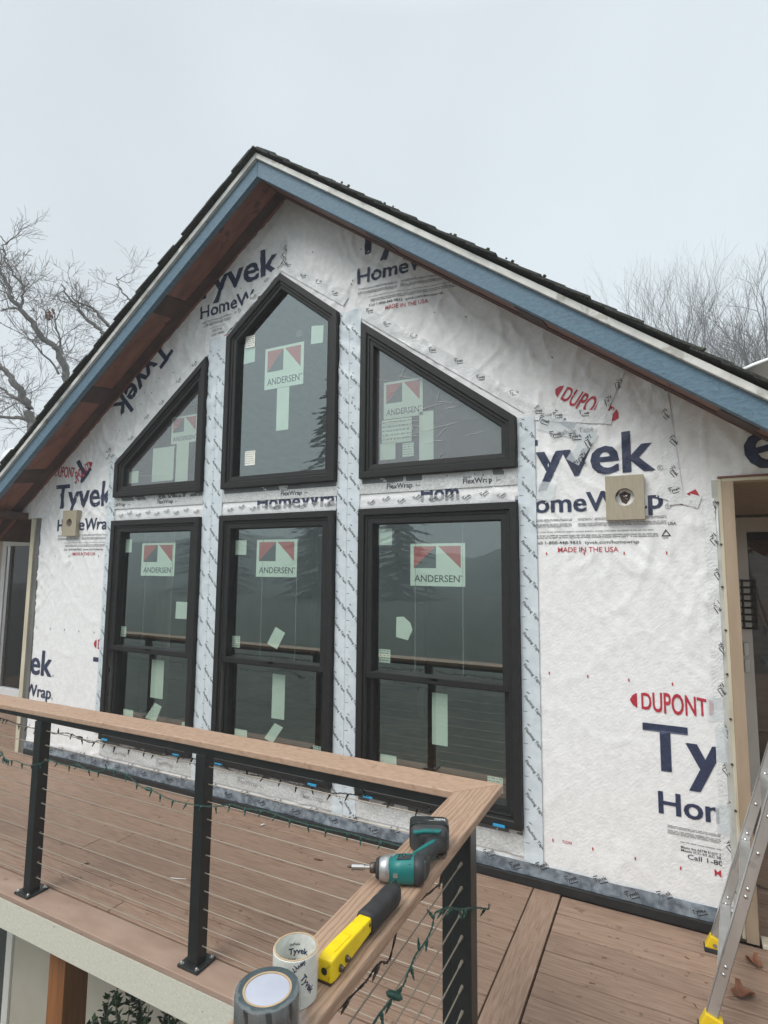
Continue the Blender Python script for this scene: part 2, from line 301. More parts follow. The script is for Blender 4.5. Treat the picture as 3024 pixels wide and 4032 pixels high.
def vn(x,y):
    xi=np.floor(x).astype(int); yi=np.floor(y).astype(int); fx=x-xi; fy=y-yi; fx=fx*fx*(3-2*fx); fy=fy*fy*(3-2*fy)
    g=lambda a,b:_tab[a&255,b&255]
    return (g(xi,yi)*(1-fx)+g(xi+1,yi)*fx)*(1-fy)+(g(xi,yi+1)*(1-fx)+g(xi+1,yi+1)*fx)*fy
def disp(x,z):
    """how far the wrap stands off the sheathing (m)"""
    d=.0016*vn(x*4+3,z*4)+.0009*vn(x*11,z*11+7)
    # long folds: hanging from the rake on the right, fanning along the slope on both sides, sagging at the foot
    up=np.clip((z-(3.35-PITCH*np.abs(x-XC)*1.0)+.55)/.5,0,1)
    u=x*.8+z*.55; f=1-np.abs(vn(u*17+1.3*vn(x*4,z*4),(z-x)*2.6+5)); d+=up*.0085*(np.clip(f-.70,0,1)/.30)**1.5; f=1-np.abs(vn((x-.6*z)*14+1.1*vn(x*5,z*5+2),(z+x)*2.2+8)); d+=up*.006*(np.clip(f-.78,0,1)/.22)**1.4*np.clip(vn(x*2+9,z*2)+.75,0,1)
    f=1-np.abs(vn(x*12+2*vn(x*3,z*3+3),z*1.8+11)); d+=up*.007*(np.clip(f-.76,0,1)/.24)**1.4
    lo=np.clip((.34-z)/.2,0,1); f=1-np.abs(vn(x*2.2+4,z*15+1.5*vn(x*4,z*4))); d+=lo*.006*np.clip(f-.7,0,1)/.3
    f=1-np.abs(vn((x+z)*5+2,(x-z)*2+1)); d+=.0022*np.clip(f-.85,0,1)/.15
    d+=.0045*np.exp(-((x-1.421-.006*np.sin(z*20))/.006)**2)*(z>2.3)*(z<3.1)          # lap seams
    d+=.004*np.exp(-((x+.163)/.006)**2)*(z>3.72)
    d+=.003*np.exp(-((z-2.44+.004*np.sin(x*9))/.005)**2)*(x<-1.95)*(x>-3)+.003*np.exp(-((z-2.062)/.006)**2)*(x<-2.45)
    return d
Y0=-.006
def slice_mesh(v3,f,step):
    me=bpy.data.meshes.new('s'); me.from_pydata(v3,[],f); bm=bmesh.new(); bm.from_mesh(me); bpy.data.meshes.remove(me)
    xs=[p[0] for p in v3]; zs=[p[2] for p in v3]
    for ax,lo,hi in ((0,min(xs),max(xs)),(2,min(zs),max(zs))):
        k=math.ceil(lo/step)*step
        while k<hi:
            c=[0,0,0]; c[ax]=k; n=[0,0,0]; n[ax]=1
            bmesh.ops.bisect_plane(bm,geom=bm.verts[:]+bm.edges[:]+bm.faces[:],plane_co=c,plane_no=n); k+=step
    bm.verts.index_update(); V=[tuple(q.co) for q in bm.verts]; Fc=[tuple(q.index for q in p.verts) for p in bm.faces]; bm.free(); return V,Fc
def drape(name,items,m,parent,off,step=.02,big=.05,holes=True,clip=None,label=None):
    """lay flat 2D shapes (ink, tape) onto the wrinkled wrap, off metres proud of it; items (verts,faces[,matindex])"""
    mb=MB()
    for it in items:
        v,f=it[0],it[1]; mi=it[2] if len(it)>2 else 0
        v3=[(p[0],0,p[1]) for p in v]
        if np.ptp(v[:,0])>big or np.ptp(v[:,1])>big: v3,f=slice_mesh(v3,f,step)
        a=np.array(v3); cx=np.array([a[list(q)].mean(0) for q in f]); keep=np.ones(len(f),bool)
        if holes:
            for h in HOLES: keep&=~inpoly(cx[:,0],cx[:,2],h)
        keep&=cx[:,2]<ZIN-PITCH*np.abs(cx[:,0]-XC)+.03
        keep&=~((cx[:,2]<2.075)&((cx[:,0]>2.466)|(cx[:,0]<-2.812)))
        if clip is not None: keep&=clip(cx[:,0],cx[:,2])
        f=[q for q,k in zip(f,keep) if k]
        if not f: continue
        a[:,1]=Y0-disp(a[:,0],a[:,2])-off
        mb.add(a,f,mi)
    if not mb.f: return None
    me=bpy.data.meshes.new(name); used=sorted({i for q in mb.f for i in q}); rm={j:i for i,j in enumerate(used)}
    me.from_pydata([mb.v[j] for j in used],[],[tuple(rm[i] for i in q) for q in mb.f])
    for q in (m if isinstance(m,list) else [m]): me.materials.append(q)
    me.polygons.foreach_set('material_index',mb.m); me.polygons.foreach_set('use_smooth',[True]*len(mb.f)); me.update()
    bm=bmesh.new(); bm.from_mesh(me)
    for q in bm.faces:
        if q.normal.y>0: q.normal_flip()
    bm.to_mesh(me); bm.free()
    o=bpy.data.objects.new(name,me); COL.objects.link(o); o.parent=parent; o.matrix_parent_inverse=parent_inv(parent)
    if label: o['label']=label
    if name in ('small_print','tape_print','tape_edge'): o['kind']='stuff'
    return o
def grid_sheet(x0,z0,x1,z1,st=.02):
    nx=max(1,int((x1-x0)/st)); nzz=max(1,int((z1-z0)/st)); X=np.linspace(x0,x1,nx+1); Z=np.linspace(z0,z1,nzz+1)
    v=np.array([(a,b) for b in Z for a in X]); f=[(j*(nx+1)+i,j*(nx+1)+i+1,(j+1)*(nx+1)+i+1,(j+1)*(nx+1)+i) for j in range(nzz) for i in range(nx)]
    return v,f

# ================================================================ GROUND
gb=MB(); gb.box(-150,-150,-2.75,150,150,-2.65); tag(gb.obj('ground',M_ground),kind='structure')

# ================================================================ HOUSE
house=empty('gabled_house',(0,0,0),'house gable end clad in white wrap with six black framed windows under a blue fascia','house')
def part(name,mb,m,parent=house,**k): return mb.obj(name,m,parent,**k)
# --- wrapped wall sheet
st=.014; X0,X1=-3.5,3.3; nx=int((X1-X0)/st); z0,z1=.03,4.36; nz_=int((z1-z0)/st)
X=np.linspace(X0,X1,nx+1); Z=np.linspace(z0,z1,nz_+1); GX,GZ=np.meshgrid(X,Z); GY=Y0-disp(GX.ravel(),GZ.ravel()).reshape(GX.shape)
cxx=(GX[:-1,:-1]+GX[1:,1:])/2; czz=(GZ[:-1,:-1]+GZ[1:,1:])/2
keep=czz<ZIN-PITCH*abs(cxx-XC)+.05
for h in HOLES: keep&=~inpoly(cxx,czz,h)
keep&=~((czz<2.068)&((cxx>2.47)|(cxx<-2.815)))
ids=np.arange((nx+1)*(nz_+1)).reshape(nz_+1,nx+1)
fq=np.stack([ids[:-1,:-1],ids[:-1,1:],ids[1:,1:],ids[1:,:-1]],-1)[keep]
us=np.unique(fq); rmap=np.zeros(ids.size,int); rmap[us]=np.arange(len(us))
vv=np.stack([GX.ravel(),GY.ravel(),GZ.ravel()],1)[us]
me=bpy.data.meshes.new('wall_wrap'); me.from_pydata(vv.tolist(),[],rmap[fq].tolist()); me.materials.append(M_wrap); me.polygons.foreach_set('use_smooth',[True]*len(fq)); me.update()
wall=bpy.data.objects.new('wall_wrap',me); COL.objects.link(wall); wall.parent=house
# sheathing behind (keeps light out)
mb=MB(); 
for a,b,c,d in ((-2.93,.0,L1[0]+.03,2.06),(L1[1]-.03,0,L2[0]+.03,4.0),(L2[1]-.03,0,L3[0]+.03,3.9),(L3[1]-.03,0,2.54,2.06)): mb.box(a,.006,b,c,.09,d)
for L in (L1,L2,L3): mb.box(L[0],.008,-.1,L[1],.088,ZB+.03); mb.box(L[0],.008,ZT-.03,L[1],.088,ZU+.03)
part('sheathing',mb,M_inwall)

# --- print on the wrap
def LET(name,items,m,off=.0030,**k): return drape(name,items,m,wall,off,**k)
N=.012
tv='Tyvek'; hw='HomeWrap'
def tyvek(xl,zb,rot=0,w=.765,cap=.207): return text(tv,xl,zb,cap,x1=xl+w,rot=rot,bold=N)
def homew(xl,zb,rot=0,w=.735,cap=.098): return text(hw,xl,zb,cap,x1=xl+w,rot=rot,bold=.010)
for it in (tyvek(-2.627,2.137),tyvek(1.443,2.13),tyvek(2.108,.674,w=.78),tyvek(-3.287,.679),tyvek(-1.99,.674),tyvek(-1.03,3.725,rot=.07,w=.83),tyvek(.452,3.716,rot=-.0),
           text(tv,-1.385,3.505,.207,rot=math.radians(224),bold=N,x1=None,sx=1.0),homew(-2.58,1.936),homew(1.503,1.935),homew(2.164,.476,w=.74),homew(-3.245,.492),homew(-.955,3.566,rot=.05),
           homew(.465,3.524,rot=-.02),text('Hom',.93,2.030,.098,x1=1.17,bold=.010),homew(-.33,2.034,w=.72),text('T',-2.29,2.60,.19,rot=math.radians(222),bold=N),text('e',2.615,2.09,.25,bold=N,rot=.25)):
    t_=.0075 if np.ptp(it[0][:,1])>.15 else .0035
    v2=it[0]+np.array([t_,0.0012]); o_=LET('lettering',[it,],M_navy)
    q_=LET('lettering_edge',[(v2,it[1])],M_navy,off=.0033)
    if o_ and q_:
        bm=bmesh.new(); bm.from_mesh(o_.data); bm.from_mesh(q_.data); bm.to_mesh(o_.data); bm.free(); bpy.data.objects.remove(q_)
# a strayed bar of a letter on a twisted scrap, right of the big window
b=rect2(1.70,2.415,1.845,2.465,rot=-.65); LET('lettering',[b],M_navy)
def dupont(xl,zc,w=.374,rot=0,cut=None):
    it=[]; v,f=text('DUPONT',.052*w/.374,-.047,.094,x1=.332*w/.374,bold=.016,warp=.24); it.append((v,f))
    l=[(0,0),(.012,.022),(.03,.035),(.033,.034),(.033,-.034),(.03,-.035),(.012,-.022)]; r=[(.374-a,b) for a,b in l][::-1]
    for q in (l,r): v,f=poly2([(a*w/.374,b) for a,b in q]); it.append((v,f))
    c,s_=math.cos(rot),math.sin(rot)
    return [(np.stack([xl+c*v[:,0]-s_*v[:,1],zc+s_*v[:,0]+c*v[:,1]],1),f) for v,f in it]
LET('lettering',dupont(2.055,.988),M_red); LET('lettering',dupont(1.735,2.618,rot=-.57),M_red); LET('lettering',dupont(-2.71,2.478,rot=-.08),M_red,clip=lambda x,z:x<-2.37)
LET('lettering',dupont(-2.48,2.33,rot=.52),M_red,clip=lambda x,z:x>-2.375,off=.0034); LET('lettering',dupont(-1.995,.992),M_red)
rr=[poly2([(2.30,1.955),(2.335,1.985),(2.35,1.978),(2.325,1.945)]),poly2([(2.345,2.0),(2.385,2.022),(2.40,1.99),(2.398,1.962)]),poly2([(2.335,1.975),(2.40,1.945),(2.378,1.95)])]
LET('lettering',rr,M_red)
# small print
fine=[];red=[];blk=[];grey=[]
def para(x0,z,x1,n,dz=.0068,h=.0034):
    for k in range(n):
        x=x0
        while x<x1:
            w=random.uniform(.012,.05); grey.append(rect2(x,z-k*dz,min(x+w,x1),z-k*dz+h)); x+=w+.004
def block(xl,zt,rot=0,full=True):
    """one set of small print under the two big words: two columns, fine lines, phone line, country line"""
    para(xl+.02,zt-.03,xl+.31,2); para(xl+.34,zt-.03,xl+.76,2); para(xl+.02,zt-.055,xl+.31,3); para(xl+.34,zt-.055,xl+.76,3); para(xl+.10,zt-.097,xl+.70,1); para(xl+.12,zt-.118,xl+.72,2,dz=.011,h=.005)
    blk.append(text('Call 1-800-448-9835  tyvek.com/homewrap',xl+.11,zt-.162,.0165,x1=xl+.632,bold=.004)); red.append(text('MADE IN THE USA',xl+.235,zt-.205,.026,x1=xl+.535,bold=.004))
    blk.append(text('USA',xl+.765,zt-.074,.014,bold=.01)); a=(xl+.755,zt-.13)
    blk.append((np.array([(a[0]-.022,a[1]),(a[0]+.022,a[1]),(a[0],a[1]+.036),(a[0]-.014,a[1]+.005),(a[0]+.014,a[1]+.005),(a[0],a[1]+.027)]),[(0,1,4,3),(1,2,5,4),(2,0,3,5)])); blk.append(text('HDPE',a[0]-.015,a[1]-.012,.007,bold=.01))
block(1.493,1.924); block(-2.575,1.924)
def rotated(fn,x,z,r):
    n=[len(q) for q in (grey,blk,red)]; fn(); c,s_=math.cos(r),math.sin(r)
    for q,k in zip((grey,blk,red),n):
        for i in range(k,len(q)):
            v,f=q[i]; u=v-np.array([x,z]); q[i]=(np.stack([x+c*u[:,0]-s_*u[:,1],z+s_*u[:,0]+c*u[:,1]],1),f)
rotated(lambda:block(.455,3.515),.465,3.52,-.055); rotated(lambda:block(-.95,3.56),-.95,3.56,.05)
para(2.198,.425,2.52,2); para(2.198,.405,2.52,3); para(2.25,.362,2.5,1)
blk.append(text('Meets the ASTM E1677 Type I Air Barrier requirement',2.252,.336,.010,x1=2.60)); blk.append(text('Meets ICC-ES AC 38 Water-Resistive Barrier',2.252,.322,.010,x1=2.60))
blk.append(text('Call 1-800-448-9835',2.278,.294,.020,x1=2.60,bold=.006)); red.append(text('MADE IN THE USA',2.384,.246,.027,bold=.004)); red.append(text('T22243',1.713,.243,.012,sx=.9))
for z in (1.713,1.083,.246):
    for k in range(-24,12):
        x=1.668+k*.193
        (red if x>1.5 else blk).append(rect2(x-.003,z-.008,x+.003,z+.006))
for k in range(90):   # stray ticks and staples up the gable
    x=random.uniform(-2.6,2.9); z=random.uniform(2.4,4.2); blk.append(rect2(x-.003,z-.005,x+.003,z+.005,rot=random.uniform(0,3)))
for x,z,r in ((2.235,2.14,.014),(2.262,1.943,.014),(-2.495,.688,.012),(-2.49,.50,.012)): grey.append(circ(x,z,r,.003)); grey.append(text('R',x-.005,z-.006,.012))
LET('small_print',grey,M_gink,big=.03); LET('small_print',blk,M_kink,big=.03,off=.0031); LET('small_print',red,M_red,big=.03)

# --- tapes and flashings stuck on the wrap
def tape(name,x0,z0_,x1,z1_,m,off,marks=None,mink=M_kink,holes=False,rot=0,st=.02,moff=.0012,label=None,clip=None):
    v,f=grid_sheet(x0,z0_,x1,z1_,st); off+=.0038
    if rot:
        c=v.mean(0); r=np.array([[math.cos(rot),-math.sin(rot)],[math.sin(rot),math.cos(rot)]]); v=(v-c)@r.T+c
    o=drape(name,[(v,f)],m,house,off,holes=holes,big=9,label=label,clip=clip)
    if marks and o:
        q=drape('tape_print',marks,mink,o,off+moff,holes=holes,big=.03,clip=clip)
    return o
def flash_marks(x,z0_,z1_,xr,step=.165,ang=-.84):
    it=[]; z=z1_-.03
    while z>z0_+.09:
        it.append(text('Flashing Tape',x,z,.0165,rot=ang,x1=x+.128,bold=.008)); v,f=poly2([(x+.012,z+.03),(x+.022,z+.028),(x+.034,z+.02),(x+.024,z+.021)]); it.append((v,f)); it.append(rect2(x-.005,z-.075,x+.018,z-.073)); z-=step
    return it
def incol(a,b): return lambda x,z:(x>a)&(x<b)
tape('flashing_tape',-.842,.10,-.655,3.38,M_tape,.0042,flash_marks(-.885,.1,3.36,0,.168)+flash_marks(-.765,.1,3.28,0,.168),clip=incol(-.842,-.655))
tape('flashing_tape',.338,.10,.506,3.345,M_tape,.0042,flash_marks(.325,.1,3.33,0,.168)+flash_marks(.425,.1,3.25,0,.168),clip=incol(.338,.506))
tape('flashing_tape',1.523,.112,1.619,2.478,M_tape,.0046,flash_marks(1.533,.1,2.47,0,.166),clip=incol(1.523,1.619))
tape('flashing_tape',-1.915,.30,-1.826,2.54,M_tape,.0046,flash_marks(-1.905,.3,2.5,0,.17),clip=incol(-1.915,-1.826))
mid=drape('tape_edge',[rect2(-.752,.12,-.7505,3.3),rect2(.4145,.12,.416,3.3)],M_gink,house,.0096)
def flexw(xs,z,cap=.029): 
    it=[]
    for x in xs: it.append(text('FlexWrap',x,z,cap,x1=x+.175,bold=.017)); it.append(text("DuPont's",x+.002,z+.033,.010,bold=.006)); it.append(rect2(x+.2,z+.008,x+.225,z+.011)); it.append(rect2(x+.2,z,x+.202,z+.025))
    return it
for L,xs in ((L1,(-1.87,-1.33)),(L2,(-.12,)),(L3,(.70,1.20))): tape('sill_flashing',L[0]-.01,2.098,L[1]+.012,2.192,M_flex,.0030,flexw(xs,2.122),mink=M_kink,clip=incol(L[0]-.01,L[1]+.012),st=.016)
for L,xs in ((L1,(-1.70,-1.20)),(L2,(-.42,.10)),(L3,(.9,))): tape('sill_flashing',L[0]-.02,.135,L[1]+.02,.262,M_flex,.0030,flexw(xs,.170),mink=M_gink,clip=incol(L[0]-.02,L[1]+.02),st=.016)
def tmark(x,z,a,c=.018):
    r=text(tv,x,z,c,rot=a,bold=.02); u=(-math.sin(a),math.cos(a)); w=c*3.6
    ln=rect2(x,z+c*1.35,x+w*.35,z+c*1.6); v=ln[0]-np.array([x,z]); ca,sa=math.cos(a),math.sin(a); v=np.stack([x+ca*v[:,0]-sa*v[:,1],z+sa*v[:,0]+ca*v[:,1]],1)
    ln2=rect2(x+w*.3,z-c*.75,x+w,z-c*.5); v2=ln2[0]-np.array([x,z]); v2=np.stack([x+ca*v2[:,0]-sa*v2[:,1],z+sa*v2[:,0]+ca*v2[:,1]],1)
    return [r,(v,ln[1]),(v2,ln2[1])]
for L in (L1,L2,L3):
    mk=[]; x=L[0]+.06; k=0
    while x<L[1]-.05: mk+=tmark(x,2.022+.018*(k%2),.62,.014); x+=.105; k+=1
    tape('seam_tape',L[0]-.012,2.012,L[1]+.014,2.066,M_seamt,.0026,mk,clip=incol(L[0]-.012,L[1]+.014),st=.016)
def strip(name,p,q,w,m,off,marks=True,step=.165,ang=None,c=.0145):
    off+=.0038; p=np.array(p,float); q=np.array(q,float); d=q-p; Ln=np.linalg.norm(d); d/=Ln; nn=np.array([-d[1],d[0]]); n=max(2,int(Ln/.02)); k=max(2,int(w/.02))
    v=np.array([p+d*Ln*i/n+nn*w*(j/k-.5) for i in range(n+1) for j in range(k+1)]); f=[(i*(k+1)+j,(i+1)*(k+1)+j,(i+1)*(k+1)+j+1,i*(k+1)+j+1) for i in range(n) for j in range(k)]
    o=drape(name,[(v,f)],m,house,off,big=9)
    if marks and o:
        it=[]; t=.05; kk=0; a=math.atan2(d[1],d[0]) if ang is None else ang
        while t<Ln-.06: pp=p+d*t+nn*(w*.12*(-1)**kk); it+=tmark(pp[0],pp[1],a+random.uniform(-.1,.1),c); t+=step*random.uniform(.85,1.15); kk+=1
        drape('tape_print',it,M_kink,o,off+.0012,big=.03)
    return o
sl=math.atan(PITCH)
strip('seam_tape',(XC-.03,3.82),(L2[1]+.05,3.42),.07,M_seam,.0027,ang=-.1); strip('seam_tape',(XC,3.82),(L2[0]-.05,3.42),.07,M_seam,.0027,ang=1.0)
strip('seam_tape',(L3[0]-.02,3.33),(L3[1]+.10,2.51),.08,M_seam,.0032,ang=-.08,step=.20); strip('seam_tape',(L1[0]-.10,2.49),(L1[1]+.02,3.32),.075,M_seam,.0032,ang=.95,step=.21)
strip('seam_tape',(-.163,4.0),(-.163,3.76),.06,M_seam,.0036,ang=-1.1,step=.055)
strip('seam_tape',(2.437,2.0),(2.439,.13),.048,M_seam,.0028,ang=-.95,step=.17)
strip('seam_tape',(2.24,2.62),(2.30,1.95),.07,M_seam,.0028,ang=-.95,step=.15); strip('seam_tape',(2.06,2.67),(1.95,2.42),.06,M_seam,.0028,ang=-1.4,step=.11)
strip('seam_tape',(1.56,2.50),(2.02,2.42),.07,M_seam,.0028,ang=-.1,step=.12); strip('seam_tape',(2.22,2.02),(2.40,1.955),.06,M_seam,.003,ang=.3,step=.12)
strip('seam_tape',(-1.98,2.62),(-1.88,2.42),.08,M_seam,.003,ang=1.2,step=.06); strip('seam_tape',(-1.95,2.06),(-1.87,2.16),.08,M_seam,.003,ang=1,step=.08)
# crossed scraps of flashing tape laid over the big lettering
o=strip('patch_tape',(1.64,2.445),(1.93,2.335),.085,M_clear,.0050,marks=False); drape('tape_print',[text('lashing Tape',1.74,2.355,.026,rot=.02,bold=.01),text('Tape',1.66,2.47,.018,bold=.01)],M_gink,o,.0102,big=.03)
drape('tape_print',tmark(1.80,2.33,.02)+tmark(1.7,2.35,.1)+tmark(1.64,2.455,-.5),M_kink,o,.0103,big=.03)
o=strip('patch_tape',(1.92,2.36),(1.815,2.20),.075,M_clear,.0054,marks=False); drape('tape_print',tmark(1.88,2.33,-1.1)+tmark(1.85,2.24,-1.2)+tmark(1.81,2.20,-1.1),M_kink,o,.0106,big=.03)
strip('patch_tape',(1.625,2.06),(1.72,2.045),.10,M_clear,.0040,marks=False)
strip('patch_tape',(2.415,.83),(2.46,.83),.16,M_clear,.0046,marks=False); strip('patch_tape',(2.40,.50),(2.46,.50),.13,M_clear,.0046,marks=False); strip('patch_tape',(2.385,.985),(2.45,.985),.11,M_clear,.0046,marks=False)
# base flashing and ledger strip
mk=[]; x=-2.75; k=0
while x<2.35: mk+=tmark(x,.062+.034*(k%2),.45,.017); x+=.14; k+=1
tape('base_flashing',-2.81,.048,2.46,.112,M_basefl,.0075,mk,clip=lambda x,z:z<.2)
mb=MB(); mb.box(-2.80,-.034,.002,2.44,.005,.047); part('ledger_strip',mb,M_blackstrip,bev=.003)

# --- windows
def loft(poly,prof,m,name,parent,cut=None,flat=False):
    rs=[]
    for d,y in prof:
        q=inset(poly,d) if d else poly; rs.append([(p[0],y,p[1]) for p in q])
    mb=MB(); mb.rings(rs,caps=False); return mb.obj(name,m,parent,bev=0)
def pane(poly,y,name,parent,m=M_glass):
    mb=MB(); mb.prism(poly,y,y+.005); return mb.obj(name,m,parent)
def cards(name,items,parent,y=.026,th=.0006,m=M_paper):
    mb=MB()
    for v,f in items: mb.prism([tuple(p) for p in v],y,y+th)
    return mb.obj(name,m,parent)
def logo(b,parent,y):
    x0,z0,x1,z1=b; w=x1-x0; h=z1-z0; mb=MB(); mb.box(x0,y,z0,x1,y+.0006,z1)
    def q(pts,mi): mb.add([(x0+a*w,y-.0006,z0+c*h) for a,c in pts],[tuple(range(len(pts)))],mi)
    q([(.065,.935),(.48,.935),(.065,.42)],1); q([(.48,.935),(.48,.42),(.065,.42)],2); q([(.52,.935),(.925,.935),(.925,.42)],1)
    v,f=text('ANDERSEN',x0+.075*w,z0+.10*h,.155*h,x1=x0+.905*w,bold=.012); mb.add([(p[0],y-.0007,p[1]) for p in v],f,2)
    v,f=text('TM',x0+.91*w,z0+.22*h,.035*h); mb.add([(p[0],y-.0007,p[1]) for p in v],f,2)
    return mb.obj('maker_sticker',[M_paper,M_lred,M_lblk],parent)
def scrawl(b,parent,y,rows=5):
    x0,z0,x1,z1=b; mb=MB(); mb.box(x0,y,z0,x1,y+.0006,z1); h=z1-z0
    for k in range(rows):
        x=x0+.006; z=z1-h*(k+.8)/(rows+.6)
        while x<x1-.012:
            w=random.uniform(.006,.025); mb.add([(x,y-.0005,z),(min(x+w,x1-.005),y-.0005,z),(min(x+w,x1-.005),y-.0005,z+h*.35/rows),(x,y-.0005,z+h*.35/rows)],[(0,1,2,3)],1); x+=w+.006
    return mb.obj('data_label',[M_paper,M_fade],parent)
def window(key,label):
    P=WIN[key]; w=empty('window',(sum(p[0] for p in P)/len(P),0,min(p[1] for p in P)),label=label,parent=house)
    mb=MB(); b=inset(P,-.028); mb.rings([[(p[0],-.0125,p[1]) for p in b],[(p[0],-.0125,p[1]) for p in P]],caps=False)
    mb2=MB(); mb2.box(P[0][0]+.01,-.0135,P[0][1]-.032,P[1][0]-.004,-.0105,P[0][1]+.01)
    for k in range(6): x=P[0][0]+.08+k*(P[1][0]-P[0][0]-.16)/5; mb2.lathe([(.005,-.003),(.004,0)],(x,-.0135,P[0][1]-.018),'y',8)
    mb2.obj('nail_fin',M_fin,w)
    loft(P,[(0,.09),(0,-.044),(.004,-.048),(.040,-.048),(.044,-.044),(.046,-.034),(.060,-.034),(.063,-.030)],M_frame,'frame',w)
    return w,P
WN={}
names={'L1':'double-hung window at lower left with plain rectangular frame','L2':'double-hung window at lower middle','L3':'double-hung window at lower right beside the tall white wall',
'U1':'small triangular window at upper left covered in crinkled film','U2':'tall pointed window under the gable peak','U3':'trapezoid window at upper right covered in crinkled film'}
SQ=lambda b:rect2(b[0],b[1],b[2],b[3])
stick={
'U2':dict(logo=(-.330,2.915,.014,3.225),sq=[(-.212,2.60,-.105,2.912)],quad=[poly2([(.072,3.192),(.172,3.187),(.176,3.312),(.075,3.325)]),poly2([(-.535,3.145),(-.428,3.15),(-.428,3.262),(-.53,3.262)])],data=[]),
'U1':dict(logo=(-1.258,2.60,-.975,2.82),sq=[(-1.457,2.31,-1.217,2.585),(-1.193,2.295,-1.06,2.60),(-1.727,2.315,-1.615,2.415)],quad=[],data=[]),
'U3':dict(logo=(.652,2.58,.925,2.825),sq=[(.902,2.29,.997,2.60),(.628,2.316,.738,2.424)],quad=[],data=[(.640,2.42,.850,2.575),(.788,2.325,.864,2.412)]),
'L1':dict(logo=(-1.525,1.555,-1.155,1.815),sq=[(-1.76,1.742,-1.648,1.85),(-1.385,.615,-1.25,.905),(-1.68,.40,-1.565,.495)],quad=[poly2([(-1.12,1.235),(-1.0,1.235),(-.99,1.362),(-1.118,1.362)]),poly2([(-1.43,.455),(-1.31,.44),(-1.255,.56),(-1.33,.58)])],data=[(-1.75,1.065,-1.658,1.145),(-1.035,.40,-.945,.475)]),
'L2':dict(logo=(-.352,1.562,0.0,1.822),sq=[(-.553,1.717,-.447,1.822),(-.205,.605,-.098,.90),(-.525,.39,-.413,.495)],quad=[poly2([(-.236,1.105),(-.150,1.072),(-.085,1.185),(-.165,1.222)]),poly2([(-.26,.465),(-.19,.44),(-.105,.555),(-.175,.575)])],data=[(-.557,1.06,-.477,1.14),(.14,.40,.225,.475)]),
'L3':dict(logo=(.845,1.523,1.195,1.778),sq=[(.623,1.772,.718,1.876),(.974,.602,1.071,.897),(.633,.38,.743,.497)],quad=[poly2([(.75,1.21),(.83,1.195),(.86,1.26),(.845,1.30),(.80,1.335),(.752,1.33)])],data=[(.634,1.05,.712,1.13),(1.306,.40,1.393,.48)])}
for key in ('U1','U2','U3','L1','L2','L3'):
    w,P=window(key,names[key]); S=stick[key]; yp=.020
    if key[0]=='U':
        q=inset(P,.060); loft(q,[(0,-.033),(.004,-.026),(.024,-.024),(.028,-.020),(.030,.03)],M_frame,'glazing_bead',w); pane(inset(P,.075),yp,'pane',w); ylow=yp
    else:
        top=[(P[0][0]+.060,ZM-.022),(P[1][0]-.060,ZM-.022),(P[1][0]-.060,P[2][1]-.060),(P[0][0]+.060,P[2][1]-.060)]
        loft(top,[(0,.05),(0,-.026),(.003,-.029),(.034,-.029),(.038,-.022),(.040,.03)],M_frame,'upper_sash',w); pane(inset(top,.03),yp,'pane',w)
        bot=[(P[0][0]+.060,P[0][1]+.060),(P[1][0]-.060,P[0][1]+.060),(P[1][0]-.060,ZM+.012),(P[0][0]+.060,ZM+.012)]
        loft(bot,[(0,.09),(0,.008),(.003,.005),(.034,.005),(.038,.012),(.040,.06)],M_frame,'lower_sash',w); pane(inset(bot,.03),.052,'pane',w); ylow=.052
        mb=MB(); mb.box(P[0][0]+.062,-.024,ZM-.026,P[1][0]-.062,.03,ZM-.002); mb.box((P[0][0]+P[1][0])/2-.03,-.029,ZM-.004,(P[0][0]+P[1][0])/2+.03,-.010,ZM+.012); mb.obj('meeting_rail',M_frame,w,bev=.002)
        mb=MB(); 
        for fx in (.36,.66): x=P[0][0]+fx*(P[1][0]-P[0][0]); mb.box(x,yp+.008,ZM+.02,x+.004,yp+.0085,ZT-.1)
        mb.obj('film_seam',M_fline,w)
        mb=MB(); mb.box(P[0][0]+.045,-.034,P[0][1]+.055,P[1][0]-.045,.03,P[0][1]+.062); mb.obj('sill',M_frame,w)
        cl=((.09,.88) if key=='L1' else (.09,.88) if key=='L2' else (.095,.88))
        for fx in cl:
            x=P[0][0]+fx*(P[1][0]-P[0][0]); mb=MB(); mb.box(x-.032,-.056,P[0][1]+.003,x+.032,-.0485,P[0][1]+.016); mb.obj('blue_shim',M_bluecl,w,bev=.001)
    lowz=lambda b:ylow if (b[1] if len(b)==4 and not isinstance(b,np.ndarray) else b[:,1].min())<.93 else yp
    logo(S['logo'],w,yp+.009)
    for b in S['sq']: cards('paper_sticker',[SQ(b)],w,y=lowz(b)+.009)
    for v,f in S['quad']: cards('paper_sticker',[(v,f)],w,y=lowz(v)+.009)
    for b in S['data']: scrawl(b,w,lowz(b)+.009)
    WN[key]=w
# labels stuck on the outside of the tall pointed window, and a pale bubble
scrawl((-.512,3.262,-.424,3.352),WN['U2'],.0185,5); scrawl((-.480,2.366,-.386,2.472),WN['U2'],.0185,6)
v,f=poly2([(-.03+.03*math.cos(a),3.275+.042*math.sin(a)) for a in np.linspace(-.2,PI+.2,12)]); cards('paper_sticker',[(v,f)],WN['U2'],y=.03,m=M_film)
